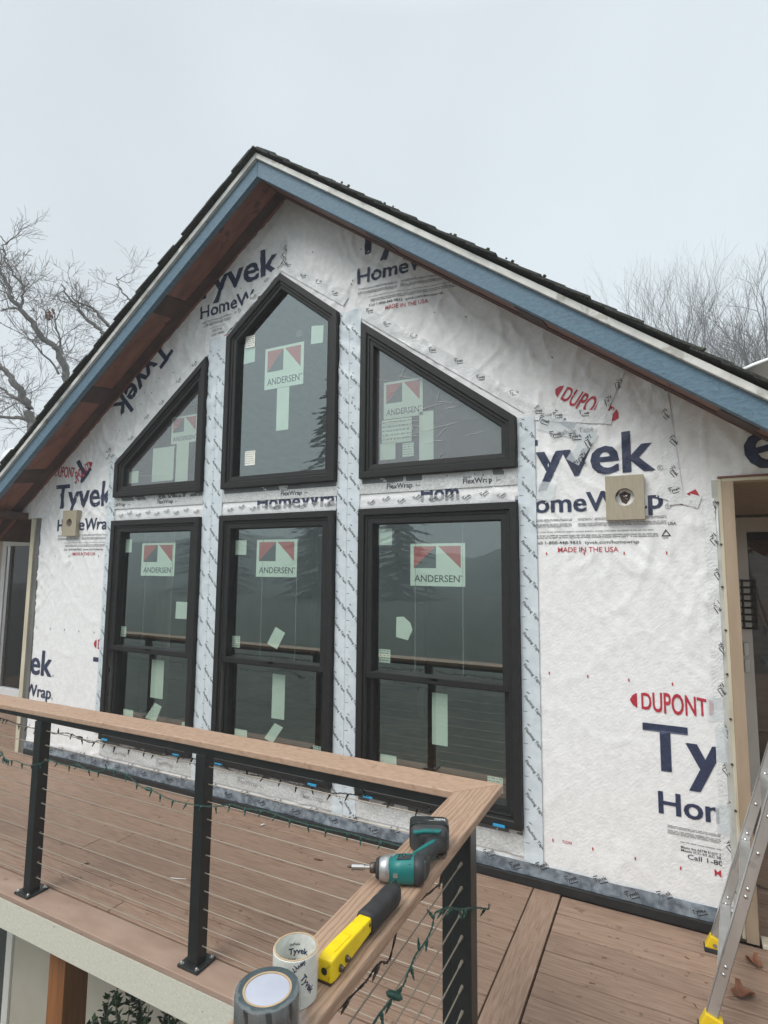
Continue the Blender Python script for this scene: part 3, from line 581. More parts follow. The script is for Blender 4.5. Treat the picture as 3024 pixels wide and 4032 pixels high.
# crinkled film over the two outer gable windows
for key in ('U1','U3'):
    P=inset(WIN[key],.088); xs=[p[0] for p in P]; zs=[p[1] for p in P]
    mb=MB(); mb.add([(p[0],.015,p[1]) for p in P],[tuple(range(len(P)))]); mb.obj('protective_film',M_film,WN[key])
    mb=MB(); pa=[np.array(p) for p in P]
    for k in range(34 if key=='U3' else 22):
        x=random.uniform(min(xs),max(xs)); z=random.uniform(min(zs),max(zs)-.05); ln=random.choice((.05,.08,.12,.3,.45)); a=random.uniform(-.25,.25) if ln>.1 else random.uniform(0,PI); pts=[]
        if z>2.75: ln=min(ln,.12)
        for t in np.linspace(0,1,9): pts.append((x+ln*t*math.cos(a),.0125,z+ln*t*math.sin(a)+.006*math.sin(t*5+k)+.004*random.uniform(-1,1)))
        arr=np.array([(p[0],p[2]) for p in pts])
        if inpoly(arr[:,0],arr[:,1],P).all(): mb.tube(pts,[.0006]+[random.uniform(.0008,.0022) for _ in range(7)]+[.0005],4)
    mb.obj('crease_highlight',M_crease_hl,WN[key])['kind']='stuff'  # whitish tubes along the creases, standing in for their highlights
# --- dark room behind the windows
mb=MB(); mb.box(-2.8,.1,-.12,2.45,4.6,-.08); part('room_floor',mb,M_inwood)
mb=MB(); mb.box(-2.8,4.5,-.1,2.45,4.6,3.8); mb.box(-2.9,.1,-.1,-2.8,4.6,2.4); mb.box(2.42,.1,-.1,2.44,4.6,2.4); part('room_wall',mb,M_dark)
mb=MB(); mb.prism([(-3.0,2.23),(XC,4.30),(2.7,2.23),(2.7,2.29),(XC,4.36),(-3.0,2.29)],.02,4.6); part('room_ceiling',mb,M_inwood)
for x in (-1.9,-.4,1.1): mb=MB(); mb.box(x,3.0,-.08,x+.09,3.09,2.9); part('room_post',mb,M_dark)

# --- roof: fascia, white trim, soffit, shingles
rake=lambda z:[(XC,z),]
def slope_poly(s,za,zb,x_end=3.36): xe=XC+s*x_end; return [(XC,za),(xe,za-PITCH*x_end),(xe,zb-PITCH*x_end),(XC,zb)]
ZA,ZB_=4.4025,4.281
fl=[]
for s in (-1,1):
    mb=MB(); p=slope_poly(s,ZA,ZB_); p=[(x+(s*.001 if abs(x-XC)<1e-6 else 0),z) for x,z in p]; mb.prism(p,-.341,-.300); part('fascia_board',mb,M_blue,bev=.002,label='left sloping blue fascia board' if s<0 else 'right sloping blue fascia board')
    mb=MB(); mb.prism(slope_poly(s,ZA+.0425,ZA+.0012),-.362,-.298); part('drip_trim',mb,M_white,bev=.003)
    zs_=lambda y:ZB_+.004+(ZIN-ZB_-.004)*(y+.30)/.30        # underside height over the ridge line, rising a little towards the wall
    def under(name,ya,yb,t0,t1,m,d0=0,d1=3.36):
        mb=MB(); P=lambda d,y,t:(XC+s*d,y,zs_(y)-PITCH*d-t); mb.add([P(d0,ya,t0),P(d1,ya,t0),P(d1,yb,t0),P(d0,yb,t0),P(d0,ya,t1),P(d1,ya,t1),P(d1,yb,t1),P(d0,yb,t1)],[(0,1,2,3),(7,6,5,4),(0,4,5,1),(1,5,6,2),(2,6,7,3),(3,7,4,0)]); return part(name,mb,m)
    cut=[0.004,1.22,2.44,3.36]
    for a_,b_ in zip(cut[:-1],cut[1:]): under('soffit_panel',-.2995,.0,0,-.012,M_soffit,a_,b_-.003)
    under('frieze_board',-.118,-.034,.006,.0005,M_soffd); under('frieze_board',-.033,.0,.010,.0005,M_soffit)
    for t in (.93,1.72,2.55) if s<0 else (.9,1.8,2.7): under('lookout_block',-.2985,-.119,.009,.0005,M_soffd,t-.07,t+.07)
    roof=empty('roof_slope',(XC+s*1.6,2,3.3),parent=house,label='left roof slope' if s<0 else 'right roof slope')
    mb=MB(); mb.prism(slope_poly(s,ZA+.040,ZIN+.014),-.296,6.2); mb.obj('roof_deck',M_soffd,roof)
    mb=MB(); mb.prism(slope_poly(s,ZA+.052,ZA+.0435,3.40),-.05,6.2); mb.obj('shingle_field',M_shing,roof)
    cs,sn=math.cos(sl),math.sin(sl); n=30; tot=3.40/cs; ex=tot/n
    for k in range(n):
        y=-.388+random.uniform(-.010,.008)
        while y<.9:
            wd=.24+random.uniform(-.05,.08); y2=min(y+wd,.95)
            a=k*ex; b=a+ex*1.35; t0=.0445+random.uniform(0,.002); lift=.013+random.uniform(0,.005)
            def pt(d,h): return (XC+s*(d*cs+h*sn),ZA+h*cs/cs*1.0-d*sn+0.0)
            q=[pt(a,t0-.002),pt(b,t0+lift-.009),pt(b,t0+lift),pt(a,t0+.008)]
            m2=MB(); m2.prism(q,y,y2-.004); m2.obj('shingle',M_shing,roof); y=y2
            if y>.5: break
    if s>0:   # clumps of moss along the right rake
        mm=MB()
        for k in range(80):
            d=random.choice((random.uniform(.5,1.5),random.uniform(.6,1.2),random.uniform(1.2,3.2))); r=random.uniform(.005,.013); c=(XC+d*cs+.08*sn,-.375+random.uniform(-.02,.2),ZA+.058-d*sn+random.uniform(-.006,.008))
            mm.lathe([(.2*r,-r),(r,-.4*r),(r*.9,.3*r),(.2*r,.8*r)],c,n=6)
        tag(mm.obj('moss',M_moss,roof),kind='stuff')
mb=MB(); mb.box(-3.50,-.296,2.055,-3.02,.0,2.115); part('eave_return',mb,M_soffd,bev=.004)
mb=MB()
for k in range(7): mb.prism([(XC-.13,ZA-.028),(XC,ZA+.068),(XC+.13,ZA-.028),(XC+.13,ZA-.038),(XC,ZA+.058),(XC-.13,ZA-.038)],-.395+k*.25,-.15+k*.25)
part('ridge_cap',mb,M_shing)

# --- right porch opening: edge strips, head, recess and door
mb=MB(); mb.box(2.452,-.014,.03,2.478,.02,2.06); part('edge_strip',mb,M_edge)
mb=MB(); mb.box(2.478,-.022,.012,2.4925,.02,2.064); part('casing_strip',mb,M_cream,bev=.002)
mb=MB(); mb.box(2.4925,-.030,.004,2.541,.02,2.050); part('corner_board',mb,M_tan,bev=.002,label='tan vertical board at the right porch corner')
mb=MB(); mb.box(2.478,-.026,2.068,3.4,.04,2.076); part('head_flashing',mb,M_soffit)
mb=MB(); mb.box(2.494,-.020,2.050,3.4,.06,2.067); part('head_trim',mb,M_cream,bev=.002)
mb=MB(); mb.box(2.49,.06,2.060,4.6,2.05,2.10); part('porch_ceiling',mb,M_tan)
mb=MB(); mb.box(2.46,.02,-.02,2.53,2.0,2.06); part('porch_side_wall',mb,M_tan)
mb=MB(); mb.box(2.53,2.0,-.02,2.745,2.1,2.06); mb.box(2.74,2.0,1.98,4.6,2.1,2.06); part('porch_back_wall',mb,M_dwhite)
mb=MB(); mb.box(2.55,-.045,.002,3.6,.03,.02); part('threshold_strip',mb,M_cream,bev=.003)
for k in range(9): mb=MB(); mb.lathe([(.006,-.004),(.005,0)],(2.474+.004*(k%2),-.021,.35+.2*k),'y',8); part('nail_head',mb,M_brass)
door=empty('porch_door',(3.2,1.9,0),parent=house,label='white framed glass porch door at right')
mb=MB(); mb.box(2.725,1.93,0,2.795,2.0,2.04); mb.box(2.795,1.93,1.93,3.7,2.0,2.04); mb.box(2.795,1.93,0,3.7,2.0,.10); mb.obj('door_frame',M_dwhite,door,bev=.004)
mb=MB(); mb.box(2.795,1.96,.10,3.7,1.966,1.93); mb.obj('pane',M_glass2,door)
mb=MB()
for z in (.88,1.0): mb.box(2.735,1.920,z,2.765,1.93,z+.10)
mb.obj('latch_keeper',M_alu,door,bev=.003)
mb=MB(); mb.box(2.6,2.6,0,4.6,2.66,2.2); part('inner_partition',mb,M_inwood); mb=MB(); mb.box(2.9,2.2,.9,4.2,2.5,.94); mb.box(2.95,2.22,0,3.0,2.48,.9); part('inner_counter',mb,M_dark)
mb=MB(); mb.box(2.86,2.45,1.18,3.3,2.59,1.9); part('inner_cabinet',mb,M_inwood,bev=.004)
mb=MB(); mb.box(3.05,2.40,1.12,3.5,2.47,1.17); part('inner_shelf',mb,M_cream)
# --- left recess: jamb boards, beam, siding wall and sliding door
mb=MB(); mb.box(-2.882,-.016,.0,-2.814,.05,2.058); part('jamb_face',mb,M_greyst,bev=.002)
mb=MB(); mb.box(-2.938,-.026,.0,-2.884,.05,2.056); part('corner_board',mb,M_cream,bev=.002,label='cream vertical board at the left corner')
mb=MB(); mb.box(-6,.0,2.070,-2.94,.41,2.10); part('porch_ceiling',mb,M_cream)
mb=MB(); mb.box(-6,.41,2.035,-2.94,.62,2.10); part('porch_beam',mb,M_white)
mb=MB(); mb.box(-6,.62,2.070,-2.94,1.15,2.10); part('porch_ceiling',mb,M_siding)
for k in range(13): mb=MB(); z=-.05+k*.17; mb.prism([(1.15,z),(1.132,z),(1.142,z+.17),(1.15,z+.17)],-7.5,-5.42,axis='x'); part('siding_board',mb,M_siding)
mb=MB(); mb.box(-5.42,1.15,-.05,-2.5,1.25,2.10); mb.box(-7.5,1.152,-.05,-5.42,1.25,2.1); part('recess_wall',mb,M_siding)
sd_=empty('sliding_door',(-4.3,1.1,0),parent=house,label='white framed sliding glass door at far left')
mb=MB(); mb.box(-5.40,1.09,.04,-5.31,1.149,1.965); mb.box(-5.31,1.09,1.88,-2.6,1.149,1.965); mb.box(-5.31,1.09,.04,-2.6,1.149,.13); mb.obj('door_frame',M_dwhite2,sd_,bev=.004)
mb=MB(); mb.box(-5.30,1.10,.132,-5.245,1.148,1.878); mb.obj('door_stile',M_alu,sd_,bev=.003)
mb=MB(); mb.box(-5.245,1.13,.132,-2.6,1.134,1.878); mb.obj('pane',glassmat('sliding_glass',1.5,(.10,.10,.10)),sd_)
# --- lower storey under the deck
mb=MB(); mb.box(-2.78,.0,-2.66,2.4,.08,-.10); part('lower_wall',mb,M_beige)
mb=MB(); mb.box(-2.862,-.02,-2.66,-2.782,.08,-.10); part('corner_trim',mb,M_dwhite,bev=.003)
mb=MB(); mb.box(-7,1.6,-2.66,-2.86,1.7,-.1); part('lower_back_wall',mb,M_soffd)

# --- mounting blocks
def block_(x0,z0_,x1,z1_,hx,hz,r,label):
    n=28; y0,y1=-.050,-.008; cx,cz=(x0+x1)/2,(z0_+z1_)/2
    def edge(a):
        c,s_=math.cos(a),math.sin(a); t=min(((x1-hx) if c>0 else (hx-x0))/max(abs(c),1e-6),((z1_-hz) if s_>0 else (hz-z0_))/max(abs(s_),1e-6)); return hx+c*t,hz+s_*t
    angs=sorted([2*PI*k/n for k in range(n)]+[math.atan2(z-hz,x-hx)%(2*PI) for x in (x0,x1) for z in (z0_,z1_)])
    out=[edge(a) for a in angs]; inn=[(hx+r*math.cos(a),hz+r*math.sin(a)) for a in angs]
    mb=MB(); mb.rings([[(p[0],y1,p[1]) for p in out],[(p[0],y0,p[1]) for p in out],[(p[0],y0,p[1]) for p in inn],[(p[0],y1,p[1]) for p in inn]],caps=False)
    t=empty('mounting_block',((x0+x1)/2,-.02,z0_),label,'wood block','mounting blocks for wall lamps'); mb.obj('board',M_ply,t)
    mb=MB(); mb.lathe([(r*.99,0),(r*.99,.001)],(hx,-.0155,hz),'y',20); mb.obj('torn_wrap',M_wrap,t)
    mb=MB(); mb.add([(hx-.016,-.0175,hz-.022),(hx+.004,-.0175,hz-.034),(hx+.022,-.0175,hz-.008),(hx+.028,-.0175,hz+.018),(hx-.002,-.0175,hz+.033),(hx-.028,-.0175,hz+.020)],[(0,1,2,3,4,5)]); mb.obj('box_opening',M_soffd,t)
    for dx,dz in ((.012,.015),(-.012,.012),(.014,-.012)):
        mb=MB(); mb.add([(hx+dx,-.018,hz+dz),(hx+dx*.2+.006,-.026,hz+dz*.3),(hx+dx*.2-.006,-.022,hz+dz*.3+.004)],[(0,1,2)]); mb.obj('wrap_flap',M_wrap,t)
block_(1.978,1.880,2.158,2.106,2.068,1.995,.045,'plywood block with round hole on the right wall, over the words near the porch')
block_(-2.448,1.886,-2.262,2.108,-2.358,2.0,.036,'plywood block with round hole on the left wall strip by the sliding door')

# ================================================================ DECK
deck=empty('deck',(0,-.6,0),kind='structure')
def board(x0,y0,x1,y1,m=M_deck,zt=0.0):
    mb=MB(); dz=random.uniform(-.0008,.0008); mb.box(x0,y0,zt-.025+dz,x1,y1,zt+dz); return mb.obj('deck_board',m,deck,bev=.0035)
G=.0055
ys=[-1.168,-1.073,-.985,-.845,-.703,-.56,-.42,-.277,-.131,-.037]
for a,b in zip(ys[:-1],ys[1:]):
    cuts=[-6.5]+sorted(random.uniform(-5.5,-.6) for _ in range(1))+([-.1755] if a<-1.1 else [])+[1.5655]
    for c,d in zip(cuts[:-1],cuts[1:]): board(c,a,d-(G*.5 if d<1.5 else 0),b-G)
board(-6.5,-.034,1.5655,-.005)
for y in np.arange(0,1.1,.1445): board(-6.5,float(y),-2.95,float(y)+.139)
# picture-frame boards
board(-6.5,-1.314,1.5655,-1.168-.0095,M_decke)
board(1.5715,-3.6,1.7035,-.012,M_deckb)
# right hand boards, running on under the camera and into the porch
y=-.192; rows=[(-.187,-.062),(-.058,-.036)]; 
while y>-3.9: rows.append((y-.1445+G*.5,y-G*.5)); y-=.1445
for a,b in rows:
    if b-a<.05: board(1.712,a,2.60,b)
    else:
        c=random.uniform(2.9,3.8); board(1.712,a,c,b); board(c+.003,a,4.8,b)
for y in np.arange(.035,1.95,.1445): board(2.54,float(y),4.6,float(y)+.139)
mb=MB(); mb.box(-6.5,-1.285,-.155,1.60,.0,-.03); mb.box(1.60,-3.6,-.20,4.8,1.95,-.03); mb.obj('joist_frame',M_soffd,deck)
mb=MB(); mb.box(-6.5,-1.312,-.164,1.60,-1.287,-.0265); mb.obj('deck_fascia',M_fascia2,deck,bev=.003)
t=empty('support_post',(-.47,-1.14,-2.65),'stained timber post holding up the deck edge','post')
mb=MB(); mb.box(-.532,-1.205,-2.65,-.412,-1.075,-.20); mb.obj('timber',M_cedar,t,bev=.004)
mb=MB(); mb.box(-.56,-1.235,-2.66,-.385,-1.045,-2.58); mb.obj('post_base',M_steel,t)

# ================================================================ RAILING
rail=empty('deck_railing',(.9,-1.23,0),'black metal cable railing with brown wooden cap rail turning the deck corner','railing')
HR=.89
def yb(x): return -1.128-.0205*max(0,.3-x)      # back edge of the cap board, slightly out of parallel with the wall
xl=-4.3
mb=MB(); v=[]; 
for z in (HR-.026,HR):
    v+=[(xl,yb(xl)-.1405,z),(.3,yb(.3)-.1405,z),(1.5845,-1.2705,z),(1.713,-1.128,z),(.3,yb(.3),z),(xl,yb(xl),z)]
mb.add(v,[(5,4,3,2,1,0),(6,7,8,9,10,11)]+[(i,(i+1)%6,(i+1)%6+6,i+6) for i in range(6)]); mb.obj('cap_rail',M_rail1,rail,bev=.004,label='smooth brown cap board running along the deck edge')
mb=MB(); mb.prism([(1.5868,-1.2712),(1.5868,-3.3),(1.7155,-3.3),(1.7155,-1.1295)],HR-.0265,HR-.0005,axis='z'); mb.obj('cap_rail',M_rail2,rail,bev=.004,label='wood grained cap board running towards the camera')
mb=MB(); mb.box(-4.3,-1.258,.830,1.606,-1.212,HR-.0275); mb.obj('top_tube',M_black,rail,bev=.003)
mb=MB(); mb.box(1.617,-3.3,.828,1.661,-1.345,HR-.028); mb.obj('top_tube',M_black,rail,bev=.003)
def rpost(cx,cy,w=.0545,zt=.831,plate=True):
    p=empty('post',(cx,cy,0),parent=rail); h=w/2
    mb=MB(); mb.box(cx-h,cy-h,.012,cx+h,cy+h,zt); mb.obj('post_tube',M_black,p,bev=.003)
    mb=MB(); mb.box(cx-.055,cy-.055,.0005,cx+.055,cy+.055,.0125); mb.obj('base_plate',M_black,p,bev=.004)
    for a in (-1,1):
        for b in (-1,1):
            mb=MB(); mb.lathe([(.0095,0),(.0095,.002),(.006,.003),(.006,.006),(.003,.009)],(cx+a*.041,cy+b*.041,.0126),n=10); mb.obj('bolt',M_steel,p,smooth=False)
    return p
PX=[-2.877,-1.766,-.655,.456]
for x in PX: rpost(x,-1.234-(.02*max(0,-x)*.5))
rpost(1.574,-1.232,.0615); rpost(1.6385,-1.3145,.0615)
rpost(1.640,-2.62,.0545)
CZ=[.075+.0706*i for i in range(11)]
for i,z in enumerate(CZ):
    mb=MB(); xs=np.linspace(-4.3,1.58,30); mb.tube([(x,-1.2345-(.01*max(0,-x)),z-.0015*math.sin(((x+.655)%1.111)/1.111*PI)) for x in xs],.0022,5); mb.obj('cable',M_cable,rail)
    mb=MB(); mb.tube([(1.640,-1.34,z),(1.641,-1.9,z-.001),(1.6415,-3.2,z)],.0022,5); mb.obj('cable',M_cable,rail)
    mb=MB(); mb.tube([(1.640,-1.345,z),(1.640,-1.375,z)],[.0052,.0035],8); mb.obj('cable_fitting',M_cable,rail)
    for x in PX[2:]:
        mb=MB(); mb.tube([(x+.026,-1.2345,z),(x+.034,-1.2345,z)],[.0045,.003],6); mb.obj('cable_fitting',M_cable,rail)

# ================================================================ STRING LIGHTS
def spline(P,n=6):
    P=[Vector(p) for p in P]; out=[]
    for i in range(len(P)-1):
        p0,p1,p2,p3=P[max(i-1,0)],P[i],P[i+1],P[min(i+2,len(P)-1)]
        for k in range(n):
            t=k/n; out.append(.5*((2*p1)+(-p0+p2)*t+(2*p0-5*p1+4*p2-p3)*t*t+(-p0+3*p1-3*p2+p3)*t*t*t))
    out.append(P[-1]); return out
def lights(name,path,label,wm,bm_,step,r=.0022,bl=.026,plugs=()):
    t=empty(name,tuple(path[0]),label,'string lights','strings of small lights tied along the railing'); S=spline(path)
    mb=MB(); 
    for ph in (0,PI):
        q=[]
        for i,p in enumerate(S): a=i*1.15+ph; q.append((p[0]+.0009*math.cos(a),p[1]+.0022*math.cos(a),p[2]+.0022*math.sin(a)))
        mb.tube(q,r*.62,5)
    mb.obj('wire',wm,t,smooth=True)
    d=.01; acc=0; nx=step
    for i in range(1,len(S)):
        acc+=(S[i]-S[i-1]).length
        if acc>=nx:
            nx+=step*random.uniform(.8,1.25); p=S[i]; dr=Vector((random.uniform(-.75,.25),random.uniform(-.35,.2),-1 if random.random()<.82 else .7)).normalized()
            mb=MB(); a=p; b=p+dr*bl*.55; c=p+dr*bl*1.15; mb.tube([a,a+dr*.003,b],[.003,.0042,.004],7); mb.tube([b,b+dr*bl*.3,c],[.0030,.0028,.0008],6,m=0); mb.obj('bulb',bm_,t,smooth=True)
    for i in plugs:
        p=S[min(i,len(S)-1)]; mb=MB(); mb.lathe([(.002,-.02),(.007,-.014),(.0085,0),(.007,.014),(.002,.02)],p,'x',8); mb.obj('plug',wm,t,smooth=True)
    return t
g1=[(-3.6,-1.27,.62),(-2.7,-1.27,.60),(-1.9,-1.27,.63),(-1.4,-1.27,.61),(-1.1,-1.27,.65),(-.959,-1.270,.631),(-.893,-1.270,.606),(-.811,-1.270,.613),(-.751,-1.270,.607),(-.682,-1.270,.612),(-.608,-1.270,.633),(-.545,-1.270,.660),(-.462,-1.270,.656),(-.382,-1.270,.658),(-.331,-1.270,.674),(-.252,-1.270,.661),(-.178,-1.270,.665),(-.098,-1.270,.686),(-.019,-1.270,.689),(.035,-1.270,.681),(.067,-1.270,.667),(.128,-1.270,.646),(.187,-1.270,.646),(.252,-1.270,.634),(.308,-1.270,.628),(.376,-1.270,.628),(.443,-1.270,.632),(.520,-1.270,.640),(.594,-1.270,.657),(.643,-1.270,.672),(.691,-1.270,.670),(.761,-1.270,.674),(.829,-1.270,.679),(.907,-1.270,.673),(.982,-1.270,.671),(1.044,-1.270,.672),(1.105,-1.270,.672),(1.164,-1.270,.675),(1.222,-1.270,.676),(1.278,-1.270,.673),(1.332,-1.270,.677),(1.386,-1.270,.677),(1.5,-1.28,.68)]
lights('string_lights',g1,'green string of small bulbs sagging below the long cap rail',M_greenw,M_bulb,.072,plugs=(130,))
b1=[(-2.2,-1.23,.80),(-1.5,-1.23,.78),(-1.054,-1.230,.789),(-.924,-1.230,.781),(-.780,-1.230,.776),(-.632,-1.230,.778),(-.574,-1.230,.772),(-.474,-1.230,.788),(-.374,-1.230,.779),(-.294,-1.230,.769),(-.227,-1.230,.786),(-.143,-1.230,.776),(-.063,-1.230,.780),(.031,-1.230,.784),(.107,-1.230,.785),(.182,-1.230,.781),(.253,-1.230,.792),(.324,-1.230,.793),(.392,-1.230,.798),(.472,-1.250,.800),(.537,-1.230,.793),(.626,-1.230,.779),(.711,-1.230,.784),(.782,-1.230,.790),(.828,-1.230,.792),(.884,-1.230,.787),(.939,-1.230,.784),(.983,-1.230,.790),(1.036,-1.230,.780),(1.087,-1.230,.781),(1.138,-1.230,.790),(1.187,-1.230,.794),(1.236,-1.230,.799),(1.310,-1.230,.805),(1.5,-1.25,.80)]
lights('string_lights',b1,'black string of small bulbs just under the long cap rail',M_blackw,M_blackw,.085,plugs=(48,))
g2=[(1.69,-1.225,.545),(1.700,-1.262,.552),(1.686,-1.300,.570),(1.672,-1.340,.587),(1.668,-1.442,.633),(1.662,-1.523,.676),(1.655,-1.577,.693),(1.655,-1.608,.700),(1.66,-1.638,.685),(1.665,-1.686,.684),(1.668,-1.730,.689),(1.672,-1.773,.698),(1.672,-1.797,.690),(1.672,-1.820,.683),(1.672,-1.843,.673),(1.672,-1.879,.681),(1.672,-1.914,.683),(1.672,-1.953,.689),(1.672,-1.978,.690),(1.672,-2.06,.688),(1.665,-2.3,.70)]
lights('string_lights',g2,'green string of small bulbs hanging from the corner post beside the tools',M_greenw,M_bulb,.058,r=.0026,bl=.028,plugs=(92,))
b2=[(1.672,-1.50,.822),(1.672,-1.60,.815),(1.69,-1.64,.81),(1.69,-1.72,.82),(1.672,-1.85,.822),(1.69,-1.952,.797),(1.69,-1.991,.813),(1.69,-2.021,.818),(1.69,-2.05,.815),(1.69,-2.078,.819),(1.675,-2.2,.822)]
lights('string_lights',b2,'black string of bulbs under the grained cap rail near the tape rolls',M_blackw,M_brass,.12,bl=.03)

# ================================================================ TOOLS ON THE RAIL
def ring(axis,t,c,a,b,n=2.6,k=20,sq=1):
    out=[]
    for i in range(k):
        th=2*PI*i/k; u=a*abs(math.cos(th))**(2/n)*(1 if math.cos(th)>=0 else -1); w=b*abs(math.sin(th))**(2/n)*(1 if math.sin(th)>=0 else -1)
        out.append({'x':(t,c[0]+u,c[1]+w),'y':(c[0]+u,t,c[1]+w)}[axis])
    return out
def loftx(name,secs,m,parent,axis='x',smooth=True,n=2.6,k=20,**kw):
    mb=MB(); mb.rings([ring(axis,t,c,a,b,n,k) for t,c,a,b in secs]); return mb.obj(name,m,parent,smooth=smooth,**kw)
Zr=HR
drv=empty('impact_driver',(1.66,-1.72,Zr),'teal and black cordless impact driver lying on the grained cap rail','power tool')
cy,cz=-1.800,Zr+.034
loftx('motor_housing',[(1.712,(cy,cz),.024,.022),(1.7105,(cy,cz),.030,.029),(1.690,(cy,cz),.033,.033),(1.655,(cy,cz),.0335,.0335),(1.622,(cy,cz),.031,.031)],M_teal,drv)
loftx('rear_grip',[(1.7135,(cy,cz),.020,.018),(1.713,(cy,cz),.031,.0305),(1.700,(cy,cz),.0345,.0345),(1.688,(cy,cz),.0338,.0340),(1.687,(cy,cz),.03,.03)],M_dgrey,drv)
loftx('nose_cone',[(1.624,(cy,cz),.0325,.0325),(1.612,(cy,cz),.0318,.0318),(1.600,(cy,cz),.028,.028),(1.594,(cy,cz),.0235,.0235)],M_nose,drv,n=2)
loftx('nose_boot',[(1.596,(cy,cz),.0255,.0255),(1.592,(cy,cz),.0262,.0262),(1.587,(cy,cz),.022,.022)],M_rubber,drv,n=2)
loftx('chuck',[(1.589,(cy,cz),.014,.014),(1.574,(cy,cz),.013,.013),(1.571,(cy,cz),.011,.011)],M_brass,drv,n=2)
loftx('bit_holder',[(1.572,(cy,cz),.0048,.0048),(1.556,(cy,cz),.0048,.0048),(1.5555,(cy,cz),.0072,.0072),(1.523,(cy,cz),.0072,.0072),(1.522,(cy,cz),.005,.005)],M_steel,drv,n=2,k=14,smooth=False)
loftx('bit',[(1.523,(cy,cz),.0034,.0034),(1.514,(cy,cz),.003,.003),(1.510,(cy,cz),.0012,.0012)],M_brass,drv,n=2,k=8)
loftx('handle',[(-1.785,(1.668,cz),.026,.024),(-1.755,(1.672,cz),.023,.0215),(-1.72,(1.675,cz+.001),.021,.020),(-1.685,(1.673,cz+.002),.023,.021),(-1.662,(1.668,cz+.003),.034,.028)],M_dgrey,drv,'y',n=2.4)
for s in (1,-1):
    mb=MB(); zz=cz+s*.0212; mb.prism([(1.660,-1.762),(1.668,-1.765),(1.684,-1.70),(1.682,-1.678),(1.670,-1.690),(1.664,-1.72)],zz-.003,zz+.003,axis='z'); mb.obj('grip_inlay',M_teal,drv,bev=.002)
mb=MB(); mb.box(1.644,-1.768,cz-.008,1.652,-1.742,cz+.008); mb.obj('trigger',M_rubber,drv,bev=.003)
loftx('handle_base',[(-1.668,(1.662,cz+.004),.034,.024),(-1.660,(1.655,cz+.004),.049,.034),(-1.640,(1.653,cz+.005),.055,.037),(-1.630,(1.653,cz+.005),.055,.037)],M_dgrey,drv,'y',n=5,k=28)
mb=MB(); mb.prism([(1.606,Zr+.068),(1.640,Zr+.0735),(1.688,Zr+.0735),(1.682,Zr+.0655),(1.640,Zr+.066),(1.614,Zr+.061)],-1.670,-1.655); mb.obj('base_inlay',M_teal,drv,bev=.002)
loftx('battery',[(-1.632,(1.653,cz+.005),.056,.0375),(-1.625,(1.653,cz+.005),.0585,.039),(-1.585,(1.653,cz+.005),.0585,.039),(-1.578,(1.653,cz+.005),.054,.035)],M_black,drv,'y',n=7,k=32,smooth=False)
def tprint(parent,s,fn,cap,m,bold=.012,sx=1,name='printed_word'):
    v,f=glyphs(s,bold); v=(v-[v[:,0].min(),0])*cap/CAP; v[:,0]*=sx; mb=MB(); mb.add([fn(p[0],p[1]) for p in v],f); return mb.obj(name,m,parent)
zt=cz+.005+.0395
tprint(drv,'Makita',lambda u,w:(1.700-u,-1.600-w,zt),.0085,M_wpaint,bold=.02); tprint(drv,'18V LITHIUM-ION',lambda u,w:(1.702-u,-1.617+.006-w*.9,zt),.0045,M_wpaint)
mb=MB(); 
for k in range(3): mb.box(1.645+.007*k,cy-.006,cz+.0325,1.6475+.007*k,cy+.008,cz+.0345)
mb.obj('vent_slot',M_black,drv)
for (x_,y_,z_) in ((1.630,cy-.012,cz+.0285),(1.676,cy+.022,cz+.0255),(1.676,cy-.024,cz+.0235),(1.640,cy-.029,cz-.014)): mb=MB(); mb.lathe([(.0032,-.002),(.0032,.0012),(.0014,.0012),(.0012,.0004)],(x_,y_,z_),n=10); mb.obj('screw',M_black,drv)
loftx('housing_seam',[(1.6885,(cy,cz),.0341,.0341),(1.6875,(cy,cz),.0341,.0341)],M_black,drv)
mb=MB(); mb.prism([(1.640,cy-.020),(1.678,cy-.016),(1.680,cy+.008),(1.650,cy-.004)],cz+.0315,cz+.0338,axis='z'); mb.obj('side_panel',M_dgrey,drv,bev=.001)
mb=MB(); mb.box(1.620,cy-.004,cz+.0312,1.634,cy+.010,cz+.0322); mb.obj('worn_label',M_nose,drv)
mb=MB(); mb.box(1.634,cy-.0342,cz-.006,1.646,cy-.0325,cz+.004); mb.obj('rating_plate',M_nose,drv)
mb=MB(); mb.tube([(1.668,-1.66,Zr+.012),(1.682,-1.678,Zr+.006),(1.700,-1.672,Zr+.004),(1.702,-1.655,Zr+.008)],.0022,6); mb.obj('belt_clip',M_brass,drv,smooth=True)

for q in drv.children:      # the tool lies a little askew, its handle raked back from the head
    for v_ in q.data.vertices:
        x_,y_,z_=v_.co.x-1.655,v_.co.y+1.80,v_.co.z-Zr; x_+=.58*min(max(y_,0),.135); x_*=.89; y_*=.89; z_*=.89; a_=.41
        v_.co=(1.664+x_*math.cos(a_)-y_*math.sin(a_),-1.838+x_*math.sin(a_)+y_*math.cos(a_),Zr+z_)
tk=empty('hammer_tacker',(1.67,-2.03,Zr),'yellow steel hammer tacker with black rubber grip lying on the grained cap rail','hand tool')
mb=MB(); q=lambda y,xa,xb,zb,zt_:[(xa,y,zb),(xb,y,zb),(xb,y,zt_),(xa,y,zt_)]
mb.rings([q(-2.192,1.662,1.691,Zr+.003,Zr+.040),(q(-2.172,1.6605,1.692,Zr+.002,Zr+.043)),q(-2.12,1.660,1.691,Zr+.006,Zr+.043),q(-1.975,1.660,1.688,Zr+.014,Zr+.040)]); mb.obj('tacker_body',M_tyellow,tk,bev=.0035)
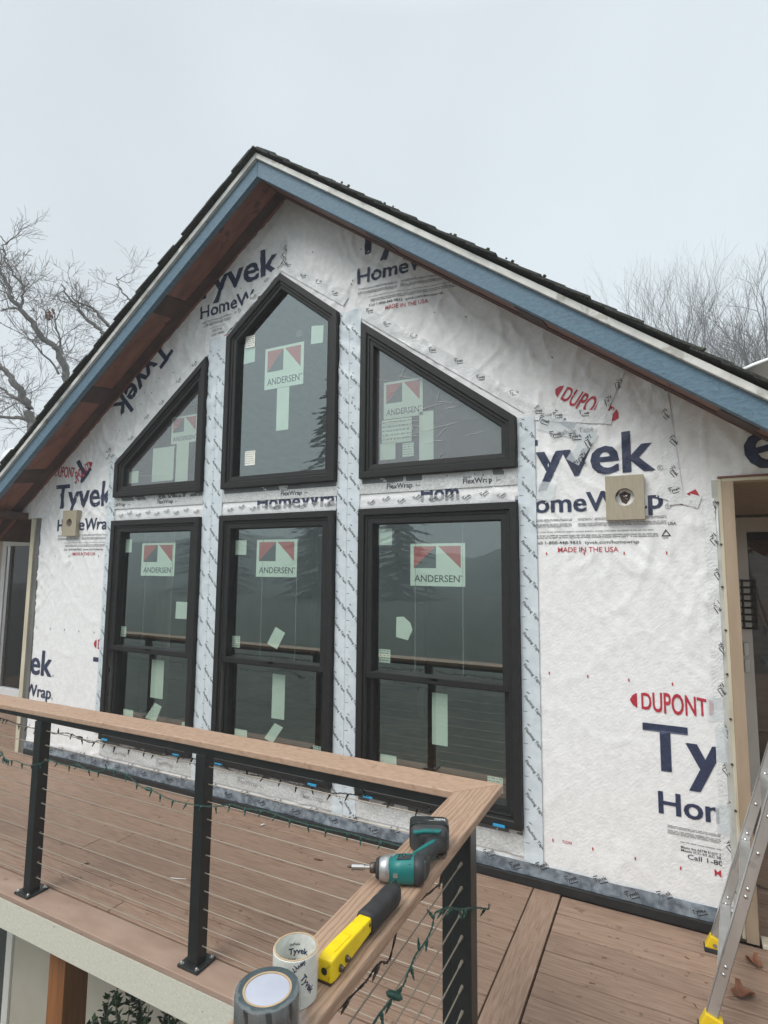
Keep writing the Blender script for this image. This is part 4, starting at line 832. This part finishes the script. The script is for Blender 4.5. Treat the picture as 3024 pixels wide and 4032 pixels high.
mb=MB(); mb.rings([ring('y',t,(1.674,Zr+z),a,b,3.2,20) for t,z,a,b in ((-1.992,.026,.019,.0195),(-1.985,.026,.0205,.0215),(-1.94,.0255,.0195,.0205),(-1.925,.0255,.0205,.0212),(-1.91,.0255,.0195,.0205),(-1.895,.0255,.0205,.0212),(-1.875,.0255,.020,.021),(-1.862,.0255,.017,.018))]); mb.obj('grip',M_rubber,tk,smooth=True)
mb=MB(); mb.box(1.6675,-1.862,Zr+.012,1.6815,-1.852,Zr+.036); mb.obj('grip_end',M_tyellow,tk,bev=.002)
mb=MB(); mb.box(1.664,-1.868,Zr+.036,1.684,-1.852,Zr+.043); mb.obj('latch',M_black,tk,bev=.002)
mb=MB(); mb.prism([(-2.165,Zr+.002),(-1.98,Zr+.002),(-1.98,Zr+.012),(-2.10,Zr+.008)],1.6585,1.668,axis='x'); mb.obj('magazine',M_black,tk)
for (y,z,x) in ((-2.155,.016,1.692),(-2.125,.020,1.6915)): mb=MB(); mb.lathe([(.0065,0),(.0065,.003),(.0045,.004),(.0045,.008)],(x,y,Zr+z),'x',10); mb.obj('pivot_bolt',M_brass,tk)
mb=MB(); mb.lathe([(.0062,-.0015),(.0055,.001)],(1.676,-2.1915,Zr+.021),'y',14); mb.lathe([(.0042,0),(.0036,.0012)],(1.6882,-2.0,Zr+.030),'x',12); mb.obj('bolt_hole',M_black,tk)
mb=MB(); mb.tube([(1.683,-2.165,Zr+.0436),(1.683,-2.09,Zr+.0432),(1.680,-2.085,Zr+.0432),(1.668,-2.088,Zr+.0432)],.0014,6); mb.obj('pressed_rib',M_tyellow,tk)
mb=MB(); mb.box(1.662,-2.192,Zr+.0005,1.690,-2.176,Zr+.004); mb.obj('strike_plate',M_brass,tk)

for q in tk.children:
    for v_ in q.data.vertices:
        y_=v_.co.y; y2=-2.192+(y_+2.192)*.147/.207 if y_<-1.985 else -2.045+(y_+1.985)*.13/.133; v_.co.x+=.010*(y2+2.192)/.27+.003; v_.co.y=y2
def roll(cx,cy_,R,ri,h,label,ms,disc=None,wrapd=True):
    t=empty('tape_roll',(cx,cy_,Zr),label,'tape roll',None); n=48
    mb=MB(); mb.lathe([(ri+.0032,.0),(R-.0008,0),(R,.001),(R,h-.001),(R-.0008,h),(ri+.0032,h)],(cx,cy_,Zr+.0005),n=n,caps=False); mb.obj('wound_tape',ms[0],t,smooth=False)
    mb=MB(); mb.lathe([(ri,0),(ri+.003,0),(ri+.003,h+.0008),(ri,h+.0008),(ri,0)],(cx,cy_,Zr+.0005),n=n,caps=False); mb.obj('core',ms[1],t)
    return t
h=.0765
t1=roll(1.648,-2.236,.0385,.0345,h,'open roll of white printed house wrap tape standing beside the tacker',(M_rollw,M_core))
mb=MB(); mb.lathe([(.0344,.0008),(.0344,h)],(1.648,-2.236,Zr+.0005),n=40,caps=False); mb.obj('core_lining',M_rollw,t1)
cyl=lambda c,r,a0,sgn,z0_:(lambda u,w:(c[0]+r*math.cos(a0+sgn*u/r),c[1]+r*math.sin(a0+sgn*u/r),Zr+z0_+w))
c1=(1.648,-2.236)
tprint(t1,'Tyvek',cyl(c1,.0339,2.55,-1,.044),.0095,M_navy,bold=.025); tprint(t1,'Tape',cyl(c1,.0339,2.6,-1,.033),.005,M_kink); tprint(t1,'DuPont',cyl(c1,.0339,2.5,-1,.058),.004,M_kink)
tprint(t1,'DuPont',cyl(c1,.0339,1.75,-1,.022),.006,M_kink); tprint(t1,'Tyvek',cyl(c1,.0339,.75,-1,.05),.006,M_gink); tprint(t1,'Tape',cyl(c1,.0339,.75,-1,.04),.005,M_gink)
tprint(t1,'Tyvek',lambda u,w:(c1[0]+.0388*math.cos(-.75+(u*.55+w*.8)/.0388),c1[1]+.0388*math.sin(-.75+(u*.55+w*.8)/.0388),Zr+.050-u*.83+w*.55),.010,M_navy,bold=.03)
tprint(t1,'Tyvek',lambda u,w:(c1[0]+.0388*math.cos(-1.15+(u*.8+w*.5)/.0388),c1[1]+.0388*math.sin(-1.15+(u*.8+w*.5)/.0388),Zr+.066+u*.35-w*.8),.008,M_navy,bold=.03)
c2=(1.668,-2.338); t2=roll(c2[0],c2[1],.0495,.0345,.0775,'grey and black flashing tape roll with pale paper filling its core, nearest the camera',(M_rollg,M_core))
mb=MB(); mb.lathe([(.0375,.0),(.0492,.0)],(c2[0],c2[1],Zr+.0784),n=48,caps=False); mb.obj('roll_side',M_rolltop,t2)
mb=MB(); mb.lathe([(.0342,0),(.0342,.001),(.02,.0013),(.002,.0011)],(c2[0],c2[1],Zr+.0765),n=40); mb.obj('core_paper',M_disc,t2)
rs=[]
for zz,rr0 in ((.079,.044),(.0795,.050),(.06,.0512),(.03,.0515),(.002,.0522)):
    rs.append([(c2[0]+(rr0+.0016*math.sin(9*a+zz*90)+.0012*math.sin(17*a))*math.cos(a),c2[1]+(rr0+.0016*math.sin(9*a+zz*90)+.0012*math.sin(17*a))*math.sin(a),Zr+zz) for a in np.linspace(-2.9,.9,46)])
mb=MB(); mb.rings(rs,caps=False,close=False); mb.obj('shrink_wrap',M_shrink,t2,smooth=True)
for k in range(5):
    a=.25+.12*k; mb=MB(); r0=.051; p=lambda r,z,a_:(c2[0]+r*math.cos(a_),c2[1]+r*math.sin(a_),Zr+z)
    mb.add([p(r0,.070-.012*k,a),p(r0+.012+.006*random.random(),.055-.012*k,a+.1),p(r0+.004,.04-.010*k,a+.05),p(r0,.045-.01*k,a-.1)],[(0,1,2,3)]); mb.obj('torn_film',M_shrink,t2)

# ================================================================ LADDER
lad=empty('step_ladder',(2.33,-.38,0),'aluminium step ladder with yellow feet standing at the right edge','ladder')
fx_=lambda z,y:2.332+.30*z if y>-.4 else 2.300+.30*z
def lrail(y,s):
    th=.0025; w=.038; x0=lambda z:2.332+.30*z if y>-.4 else 2.288+.287*z
    mb=MB(); zt=1.83
    for (a,b,c,d) in ((0,w,0,th),(0,th,0,s*.026),(w-th,w,0,s*.026)):
        lo,hi=min(y+c,y+d),max(y+c,y+d); mb.prism([(x0(.03)+a,.03),(x0(.03)+b,.03),(x0(zt)+b,zt),(x0(zt)+a,zt)],lo,hi)
    mb.obj('side_rail',M_alu,lad,bev=.0008)
    f=empty('foot',(x0(0),y,0),parent=lad); mb=MB(); mb.prism([(x0(0)-.006,.018),(x0(0)+.054,.018),(x0(.07)+.052,.052),(x0(.07)-.002,.070)],y-.010,y+.028); mb.obj('foot_shoe',M_yellow,f,bev=.004)
    mb=MB(); mb.prism([(x0(0)-.008,.0008),(x0(0)+.054,.0008),(x0(0)+.056,.020),(x0(0)-.010,.020)],y-.012,y+.030); mb.obj('foot_pad',M_rubber,f,bev=.003)
    mb=MB(); mb.lathe([(.008,-.004),(.006,0)],(x0(.035)+.022,y-.010,.036),'y',10); mb.obj('foot_rivet',M_steel,f)
    for z in (.21,.237,.487,.514,.64,.77,.90,1.05,1.2): mb=MB(); mb.lathe([(.0028,-.0042),(.0062,-.002),(.0066,0)],(x0(z)+.019,y-.0005,z),'y',10); mb.obj('rivet',M_steel,lad)
lrail(-.165,1); lrail(-.66,1)
for z in (.21,.487,.77,1.05,1.33):
    xa=2.332+.30*z; xn=2.288+.287*z; mb=MB()
    for (o1,o2,za,zb) in ((0,.035,z-.004,z),(-.002,.002,z-.030,z+.0005),(.033,.036,z-.026,z)): mb.prism([(xn+o1,-.657),(xn+o2,-.657),(xa+o2,-.167),(xa+o1,-.167)],za,zb,axis='z')
    mb.obj('tread',M_alu,lad,bev=.001)
    if z<.6:
        for y in (-.65,-.176): mb=MB(); xb_=xa if y>-.4 else xn; mb.prism([(xb_+.004,z-.026),(xb_+.016,z-.026),(xb_-.018,z-.13),(xb_-.030,z-.13)],y-.0015,y+.0015); mb.obj('tread_brace',M_alu,lad)
mb=MB(); mb.box(2.85,-.64,1.83,3.08,-.13,1.875); mb.obj('top_cap',M_yellow,lad,bev=.01)
for y in (-.17,-.61): mb=MB(); mb.tube([(3.45,y,.01),(2.99,y,1.83)],.017,6); mb.obj('rear_leg',M_alu,lad)
for z in (.4,.9): x=3.45-.2527*z; mb=MB(); mb.tube([(x,-.61,z),(x,-.17,z)],.012,6); mb.obj('rear_bar',M_alu,lad)
mb=MB(); mb.prism([(2.602,1.0),(2.64,1.0),(2.66,1.07),(2.612,1.085)],-.30,-.26); mb.box(2.63,-.29,1.02,2.665,-.166,1.03); mb.obj('tool_hook',M_yellow,lad,bev=.003)

# ================================================================ WIRE RACK ON THE PORCH DOOR FRAME
rk=empty('wire_rack',(2.74,1.9,1.3),'small black wire rack of stacked bars on the white porch door frame','rack'); mb=MB()
for k in range(8): z=1.21+.05*k; mb.tube([(2.735,1.90,z),(2.75,1.87,z),(2.82,1.87,z),(2.83,1.90,z)],.009,6)
for x in (2.742,2.824): mb.tube([(x,1.885,1.20),(x,1.885,1.57)],.009,6)
mb.obj('rack_bars',M_black,rk)

# ================================================================ LEAVES AND LITTER ON THE DECK
def leaf(x,y,r,a,label,curl=.5,cat='leaf'):
    pts=[]; n=18
    for k in range(n):
        th=2*PI*k/n; rr_=r*(.55+.45*abs(math.cos(2.5*th)))*(1+.25*math.cos(th)); pts.append((rr_*math.cos(th),rr_*math.sin(th)))
    mb=MB(); c=(0,0); vs_=[(0,0,.004)]
    for p in pts:
        zz=.003+curl*(p[1]**2)/r*1.1+.12*abs(p[0])*curl+random.uniform(0,.004); vs_.append((p[0],p[1]*.8,zz))
    ca,sa=math.cos(a),math.sin(a); vs_=[(x+ca*p[0]-sa*p[1],y+sa*p[0]+ca*p[1],p[2]) for p in vs_]
    mb.add(vs_,[(0,1+k,1+(k+1)%n) for k in range(n)]); mb.add([(p[0],p[1],p[2]-.0008) for p in vs_],[(0,1+(k+1)%n,1+k) for k in range(n)])
    o=empty('dry_leaf',(x,y,0),label,cat,'dry leaves blown onto the deck'); mb.obj('blade',M_leaf,o); mb=MB(); mb.tube([(x,y,.004),(x-ca*r*1.4,y-sa*r*1.4,.006)],.0011,5); mb.obj('stem',M_leaf,o)
leaf(2.505,-.178,.036,2.4,'folded brown leaf on the boards just behind the ladder',.9); leaf(2.435,-.405,.048,.6,'large curled brown leaf on the boards right of the near ladder rail',.7)
def litter(name,x,y,l,a,r,m,label,cat):
    mb=MB(); ca,sa=math.cos(a),math.sin(a); mb.tube([(x-ca*l/2,y-sa*l/2,r+.001),(x+.1*l*sa,y-.1*l*ca,r*1.5+.002),(x+ca*l/2,y+sa*l/2,r+.001)],[r*.6,r,r*.5],6); o=mb.obj(name,m); tag(o,label,cat); return o
litter('twig',2.613,.523,.10,-.4,.005,M_brass,'short brown twig lying on the porch boards at the far right','twig')
litter('twig',.444,-.318,.055,.15,.004,M_leaf,'brown sliver of wood on the deck below the black string','twig')
litter('twig',-.655,-.95,.04,.9,.0035,M_brass,'dark sliver on the deck between the two left railing posts','twig')
litter('paper_scrap',-.098,-.816,.085,.35,.0025,M_wpaint,'thin white strip of paper on the deck left of the middle post','scrap')
litter('paper_scrap',-.10,-.127,.03,.9,.005,M_wpaint,'small white scrap on the deck close to the wall','scrap')

random.seed(77); mb=MB()
for q in range(70):
    x_,y_=(random.uniform(-2.2,1.5),random.uniform(-1.1,-.06)) if q<45 else (random.uniform(1.75,2.6),random.uniform(-1.3,-.2)); a_=random.uniform(0,6); l_=random.uniform(.004,.011); r_=random.uniform(.001,.0026)
    mb.tube([(x_-l_*math.cos(a_),y_-l_*math.sin(a_),r_+.001),(x_,y_,r_*1.6+.001),(x_+l_*math.cos(a_),y_+l_*math.sin(a_),r_+.001)],[r_*.5,r_,r_*.5],5)
tag(mb.obj('debris',M_leaf),kind='stuff')
# ================================================================ ODDMENTS SHOWING OVER THE ROOF EDGES
mb=MB(); mb.lathe([(.155,-.14),(.15,-.03),(.13,.05),(.085,.105),(.03,.13),(.003,.134)],(-3.30,.02,2.635),n=28); tag(mb.obj('roof_dome',M_wpaint,smooth=True),'white rounded dome peeping over the low left roof edge','roof vent')
mb=MB(); prof=[(2.56,2.490),(2.61,2.502),(2.67,2.530),(2.73,2.575),(2.85,2.625),(3.0,2.61)]; rs=[]
for y,dz in ((-.352,-.012),(-.345,.0),(-.30,.006),(-.22,.01),(.1,.01),(.5,0.0)): rs.append([(x+.008*math.sin(y*9),y,z+dz+.005*math.sin(x*40+y*7)-.35*max(0,-y-.2)*max(0,x-2.6)) for x,z in prof])
mb.rings(rs,caps=False,close=False); o=mb.obj('tarp_flap',M_wrap,smooth=True); sm=o.modifiers.new('s','SOLIDIFY'); sm.thickness=.012; tag(o,'white sheet folded over the low right roof edge below the bare trees','tarp')

# ================================================================ TREES
def grow(mb,p,d,L,r,lv,maxlv,spread=.6,up=.15,kids=(3,5),wig=.25,rmin=.0025,sides=None):
    n=5 if lv<2 else 4; pts=[p.copy()]; R=[r]; dd=d.copy()
    for i in range(n):
        dd=(dd+Vector((random.uniform(-1,1),random.uniform(-1,1),random.uniform(-1,1)))*wig+Vector((0,0,up))*.5).normalized(); p=p+dd*L/n; pts.append(p.copy()); R.append(max(rmin,r*(1-.72*(i+1)/n)))
    mb.tube(pts,R,sides or (7 if lv==0 else 5 if lv<2 else 3),caps=False)
    if lv>=maxlv: return
    for k in range(random.randint(*kids)):
        t=random.uniform(.25,1); i=min(n-1,int(t*n)); q=pts[i].lerp(pts[i+1],t*n-i); ax=Vector((random.uniform(-1,1),random.uniform(-1,1),random.uniform(-1,1))).normalized()
        nd=((pts[i+1]-pts[i]).normalized()+ax*spread).normalized(); grow(mb,q,nd,L*random.uniform(.45,.72),max(rmin,R[i]*random.uniform(.45,.7)),lv+1,maxlv,spread,up,kids,wig,rmin)
CAMP=Vector((2.24688,-3.09186,1.61575))
def scaled(l,k): return [CAMP+(Vector(p)-CAMP)*k for p in l]
def near_tree(limbs,root,label,k,den,shift=(0,0,0)):
    t=empty('bare_tree',root,label,'tree'); tr=MB(); tw=MB(); sh=Vector(shift)
    for l,r0,r1 in limbs:
        P=[p+sh for p in spline(scaled(l,k),3)]; n=len(P); P=[q+Vector((0,random.uniform(-.06,.06),0)) for q in P]
        tr.tube(P,[r0+(r1-r0)*i/(n-1) for i in range(n)],8)
        Ln=sum((P[i+1]-P[i]).length for i in range(n-1)); m_=int(Ln*den)
        for j in range(m_):
            i=random.randint(0,n-2); q=P[i].lerp(P[i+1],random.random()); ax=Vector((random.uniform(-1,1),random.uniform(-.8,.8),random.uniform(-.6,1))).normalized(); dd=((P[i+1]-P[i]).normalized()*.4+ax).normalized()
            grow(tw,q,dd,random.uniform(.3,.85),.010,1,3,spread=.85,up=.10,kids=(4,5),wig=.30,rmin=.003)
    tr.tube([Vector(root),(Vector(root)+(scaled(limbs[0][0],k)[0]+sh))/2+Vector((.2,.1,-.3)),scaled(limbs[0][0],k)[0]+sh],[.26,.19,limbs[0][1]],9)
    tr.obj('trunk',M_hazed_bark,t,smooth=True); tw.obj('crown',M_hazed_twig,t)
    return t,tw
LA=[(-5.834,2.095,4.408),(-5.831,2.017,4.556),(-5.798,1.888,4.852),(-5.809,1.839,4.900),(-5.874,1.653,5.012),(-5.894,1.492,5.182),(-5.907,1.373,5.301),(-5.920,1.238,5.430),(-5.893,1.136,5.600),(-5.877,1.025,5.744),(-5.895,.810,5.916)]
LA2=[(-5.909,1.364,5.308),(-5.854,1.362,5.430),(-5.823,1.316,5.547),(-5.811,1.255,5.638),(-5.810,1.163,5.736),(-5.812,1.094,5.804),(-5.776,1.037,5.927),(-5.733,.976,6.064),(-5.741,.868,6.145)]
LA3=[(-5.916,1.360,5.297),(-5.953,1.285,5.303),(-5.998,1.218,5.283),(-6.050,1.157,5.237),(-6.112,1.047,5.222)]; LA5=[(-5.920,1.238,5.430),(-5.933,1.187,5.460),(-5.969,1.094,5.486),(-6.006,1.005,5.503)]
LA4=[(-5.798,1.888,4.852),(-5.774,1.854,4.964),(-5.743,1.779,5.143),(-5.710,1.738,5.270),(-5.692,1.677,5.388)]
LB=[(-6.195,1.815,3.775),(-6.191,1.751,3.928),(-6.196,1.649,4.112),(-6.202,1.541,4.291),(-6.221,1.426,4.424),(-6.246,1.319,4.516),(-6.297,1.155,4.611)]
LB2=[(-6.201,1.689,4.018),(-6.222,1.628,4.067),(-6.254,1.545,4.111),(-6.286,1.463,4.154),(-6.313,1.378,4.215),(-6.382,1.228,4.241)]; LB3=[(-6.187,1.832,3.767),(-6.240,1.717,3.819),(-6.290,1.626,3.823),(-6.389,1.451,3.801),(-6.458,1.298,3.842)]
LC=[(-5.366,2.308,5.206),(-5.408,2.192,5.288),(-5.450,2.079,5.360),(-5.479,1.982,5.433),(-5.500,1.880,5.523),(-5.519,1.780,5.610),(-5.509,1.690,5.736)]; LD=[(-5.288,2.337,5.324),(-5.328,2.218,5.415),(-5.353,2.114,5.508),(-5.393,2.027,5.543),(-5.466,1.898,5.566),(-5.481,1.816,5.640)]
LE=[(-4.998,2.438,5.730),(-5.026,2.345,5.805),(-5.040,2.253,5.897),(-5.019,2.194,6.006)]; LF=[(-5.867,1.977,4.527),(-5.908,1.799,4.710),(-5.938,1.641,4.871),(-5.975,1.517,4.957),(-6.036,1.353,5.028)]
k=1.35
base=scaled([(-5.70,2.25,3.2)],k)[0]
LA0=[tuple(CAMP+(base-CAMP)/k)]+LA
t,tw=near_tree([(LA0,.085,.024),(LA2,.028,.009),(LA3,.024,.009),(LA5,.02,.008),(LA4,.025,.008),(LF,.024,.006)],(base.x+.3,base.y+.3,-2.65),'bare crooked tree beyond the left roof slope, its boughs reaching top left',k,6.5)
lf=MB()
for q in range(26):
    c=CAMP+(Vector((-5.74+random.gauss(0,.035),1.66+random.gauss(0,.03),5.33+random.gauss(0,.04)))-CAMP)*k; a=random.uniform(0,6)
    lf.add([c,c+Vector((.05*math.cos(a),.02,-.05)),c+Vector((.03*math.cos(a),.03*math.sin(a),-.11)),c+Vector((-.03*math.cos(a),-.01,-.05))],[(0,1,2,3)])
lf.obj('dead_leaf',M_leaf,t)
near_tree([(LB,.10,.035),(LB2,.04,.015),(LB3,.05,.02)],(-9.4,3.6,-2.65),'bare tree low at the far left edge, its boughs tangled above the dome',k,8)
base2=scaled([(-4.9,2.7,4.6)],k)[0]; 
t,tw=near_tree([(LC,.045,.014),(LD,.04,.012),(LE,.02,.008)],(base2.x,base2.y+.4,-2.65),'bare tree showing only its twiggy top above the middle of the left roof slope',k,8)

def fork(tr,tw,p,d,L,r,lv,mx):
    n=4; pts=[p.copy()]; R=[r]; dd=d.copy()
    for i in range(n):
        dd=(dd+Vector((random.gauss(0,.10),random.gauss(0,.10),random.gauss(.05,.06)))).normalized(); p=p+dd*L/n; pts.append(p.copy()); R.append(r*(1-.26*(i+1)/n))
    (tr if lv<3 else tw).tube(pts,R,7 if lv<2 else 5 if lv<4 else 3,caps=False)
    if lv>=mx: return
    for k in range(random.choice((2,2,3) if lv<5 else (2,3))):
        ax=Vector((random.uniform(-1,1),random.uniform(-1,1),random.uniform(-.6,.6))).normalized(); nd=(dd+ax*random.uniform(.35,.75)+Vector((0,0,.10))).normalized(); fork(tr,tw,p,nd,L*random.uniform(.68,.92),R[-1]*random.uniform(.62,.8),lv+1,mx)
    if lv>1:
        q=pts[2]; ax=Vector((random.uniform(-1,1),random.uniform(-1,1),random.uniform(-.2,.8))).normalized(); fork(tr,tw,q,(dd+ax*.8).normalized(),L*.55,R[2]*.5,min(mx,lv+2),mx)
def far_tree(x,y,h,label,seed,mx=8,r=.3):
    random.seed(seed); t=empty('bare_tree',(x,y,-2.65),label,'tree','bare trees fading into the fog behind the right roof slope'); tr=MB(); tw=MB(); fork(tr,tw,Vector((x,y,-2.65)),Vector((random.uniform(-.06,.06),0,1)),h*.245,r*1.7,0,mx)
    tr.obj('trunk',M_bark2,t,smooth=True); tw.obj('crown',M_twig2,t)
K_=1.75
def ft(x,y,h,*a,**k): far_tree(2.25+(x-2.25)*K_,-3.09+(y+3.09)*K_,(h-4.26)*K_+4.26,*a,**k)
ft(6.3,19,14.2,'bare tree tallest at the right edge, thick dark trunk above the white sheet',11,r=.42)
ft(5.2,20,13.4,'bare upright tree second from the right edge, fine fan of twigs',12,r=.36)
ft(3.9,22,14.0,'bare tree with a wide brush of straight twigs above the roof slope',13,r=.34)
ft(4.7,26,14.6,'faint grey bare tree between the two larger ones',14,r=.30)
ft(1.1,24,12.2,'small faint bare tree farthest left over the right roof slope',15,mx=7,r=.20)
ft(2.7,21,12.8,'low bare tree left of the brush of straight twigs',16,r=.28)
random.seed(5)
# conifers behind the camera, seen mirrored in the window glass
def conifer(x,y,h,w,label,seed):
    random.seed(seed); t=empty('conifer',(x,y,-2.65),label,'conifer','dark conifers mirrored in the window glass'); mb=MB(); mb.tube([(x,y,-2.65),(x,y,-2.65+h)],[.22,.02],7); mb.obj('trunk',M_hazed_bark,t); fo=MB(); z=.8
    while z<h-.1:
        f=1-z/h; L=w*f**.8+.12; nb=max(5,int(9*f)+4)
        for j in range(nb):
            a=random.uniform(0,2*PI); l=L*random.uniform(.65,1.1); dr=random.uniform(.15,.4)
            for q in range(max(3,int(l*3.4))):
                s=(q+1)/max(3,int(l*3.4)); c=Vector((x+math.cos(a)*l*s,y+math.sin(a)*l*s,-2.65+z-dr*l*s+random.uniform(-.05,.05))); e_=.3+.5*(1-s)
                u=Vector((math.cos(a),math.sin(a),-.3))*e_*1.3; v_=Vector((-math.sin(a),math.cos(a),random.uniform(-.4,.4)))*e_
                fo.add([c-u,c+v_-Vector((0,0,.08)),c+u,c-v_-Vector((0,0,.08))],[(0,1,2,3)])
        z+=.75+.3*random.random()
    fo.obj('crown',M_hazed_needle,t)
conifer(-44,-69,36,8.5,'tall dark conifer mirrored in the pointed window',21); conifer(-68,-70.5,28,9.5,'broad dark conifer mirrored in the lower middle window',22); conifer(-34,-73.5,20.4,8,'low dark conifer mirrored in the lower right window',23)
hx=np.linspace(-150,70,111); hy=np.linspace(-92,-150,16); hv=[]
for j,y_ in enumerate(hy):
    for x_ in hx:
        f=math.sin(min(1,j/6)*PI/2); hv.append((x_,y_,-2.64+f*(9.5+3*math.sin(x_*.05+1)+1.3*math.sin(x_*.21)+.7*random.uniform(-1,1))+.06*j))
hm=MB(); hm.add(hv,[(j*111+i,j*111+i+1,(j+1)*111+i+1,(j+1)*111+i) for j in range(15) for i in range(110)]); tag(hm.obj('hill',M_hazed_needle,smooth=True),kind='structure')
# shrub below the deck edge
random.seed(31); shr=empty('shrub',(-.55,-.75,-2.65),'dark green leafy shrub under the deck edge at bottom left','shrub'); sm=MB(); sl_=MB()
for q in range(60):
    tip=Vector((-.50+random.uniform(-.42,.95),-.78+random.uniform(-.3,.2),-.62-abs(random.gauss(0,.35)))); tip.z-=.45*max(0,abs(tip.x+.40)-.1); root=Vector((-.35+random.uniform(-.1,.1),-.7,-2.6)); P=spline([root,(root+tip)/2+Vector((random.uniform(-.1,.1),random.uniform(-.1,.1),0)),tip],6); sm.tube(P,[.008-.006*i/len(P) for i in range(len(P))],4)
    for j in range(120):
        i=random.randint(len(P)//3,len(P)-2); c=P[i].lerp(P[i+1],random.random()); a=random.uniform(0,2*PI); l=random.uniform(.03,.05); d=Vector((math.cos(a)*.8,math.sin(a)*.8,random.uniform(0,.9))).normalized(); s_=d.cross(Vector((0,0,1))).normalized()*l*.28
        sl_.add([c,c+d*l*.5+s_,c+d*l,c+d*l*.5-s_],[(0,1,2,3)])
sm.obj('stem',M_hazed_bark,shr); sl_.obj('foliage',M_shrub,shr)

# ================================================================ FOG
hz=MB(); hz.box(-170,-170,-3.8,170,170,17); ho=hz.obj('haze',[]) if False else None
me=bpy.data.meshes.new('haze'); me.from_pydata(hz.v,[],hz.f); mh=bpy.data.materials.new('haze'); mh.use_nodes=True; n=mh.node_tree.nodes; n.clear(); o_=n.new('ShaderNodeOutputMaterial'); pv=n.new('ShaderNodeVolumePrincipled'); pv.inputs['Density'].default_value=.0055; pv.inputs['Color'].default_value=(.93,.95,.97,1); mh.node_tree.links.new(pv.outputs[0],o_.inputs['Volume']); me.materials.append(mh)
ho=bpy.data.objects.new('haze',me); COL.objects.link(ho); tag(ho,kind='stuff')
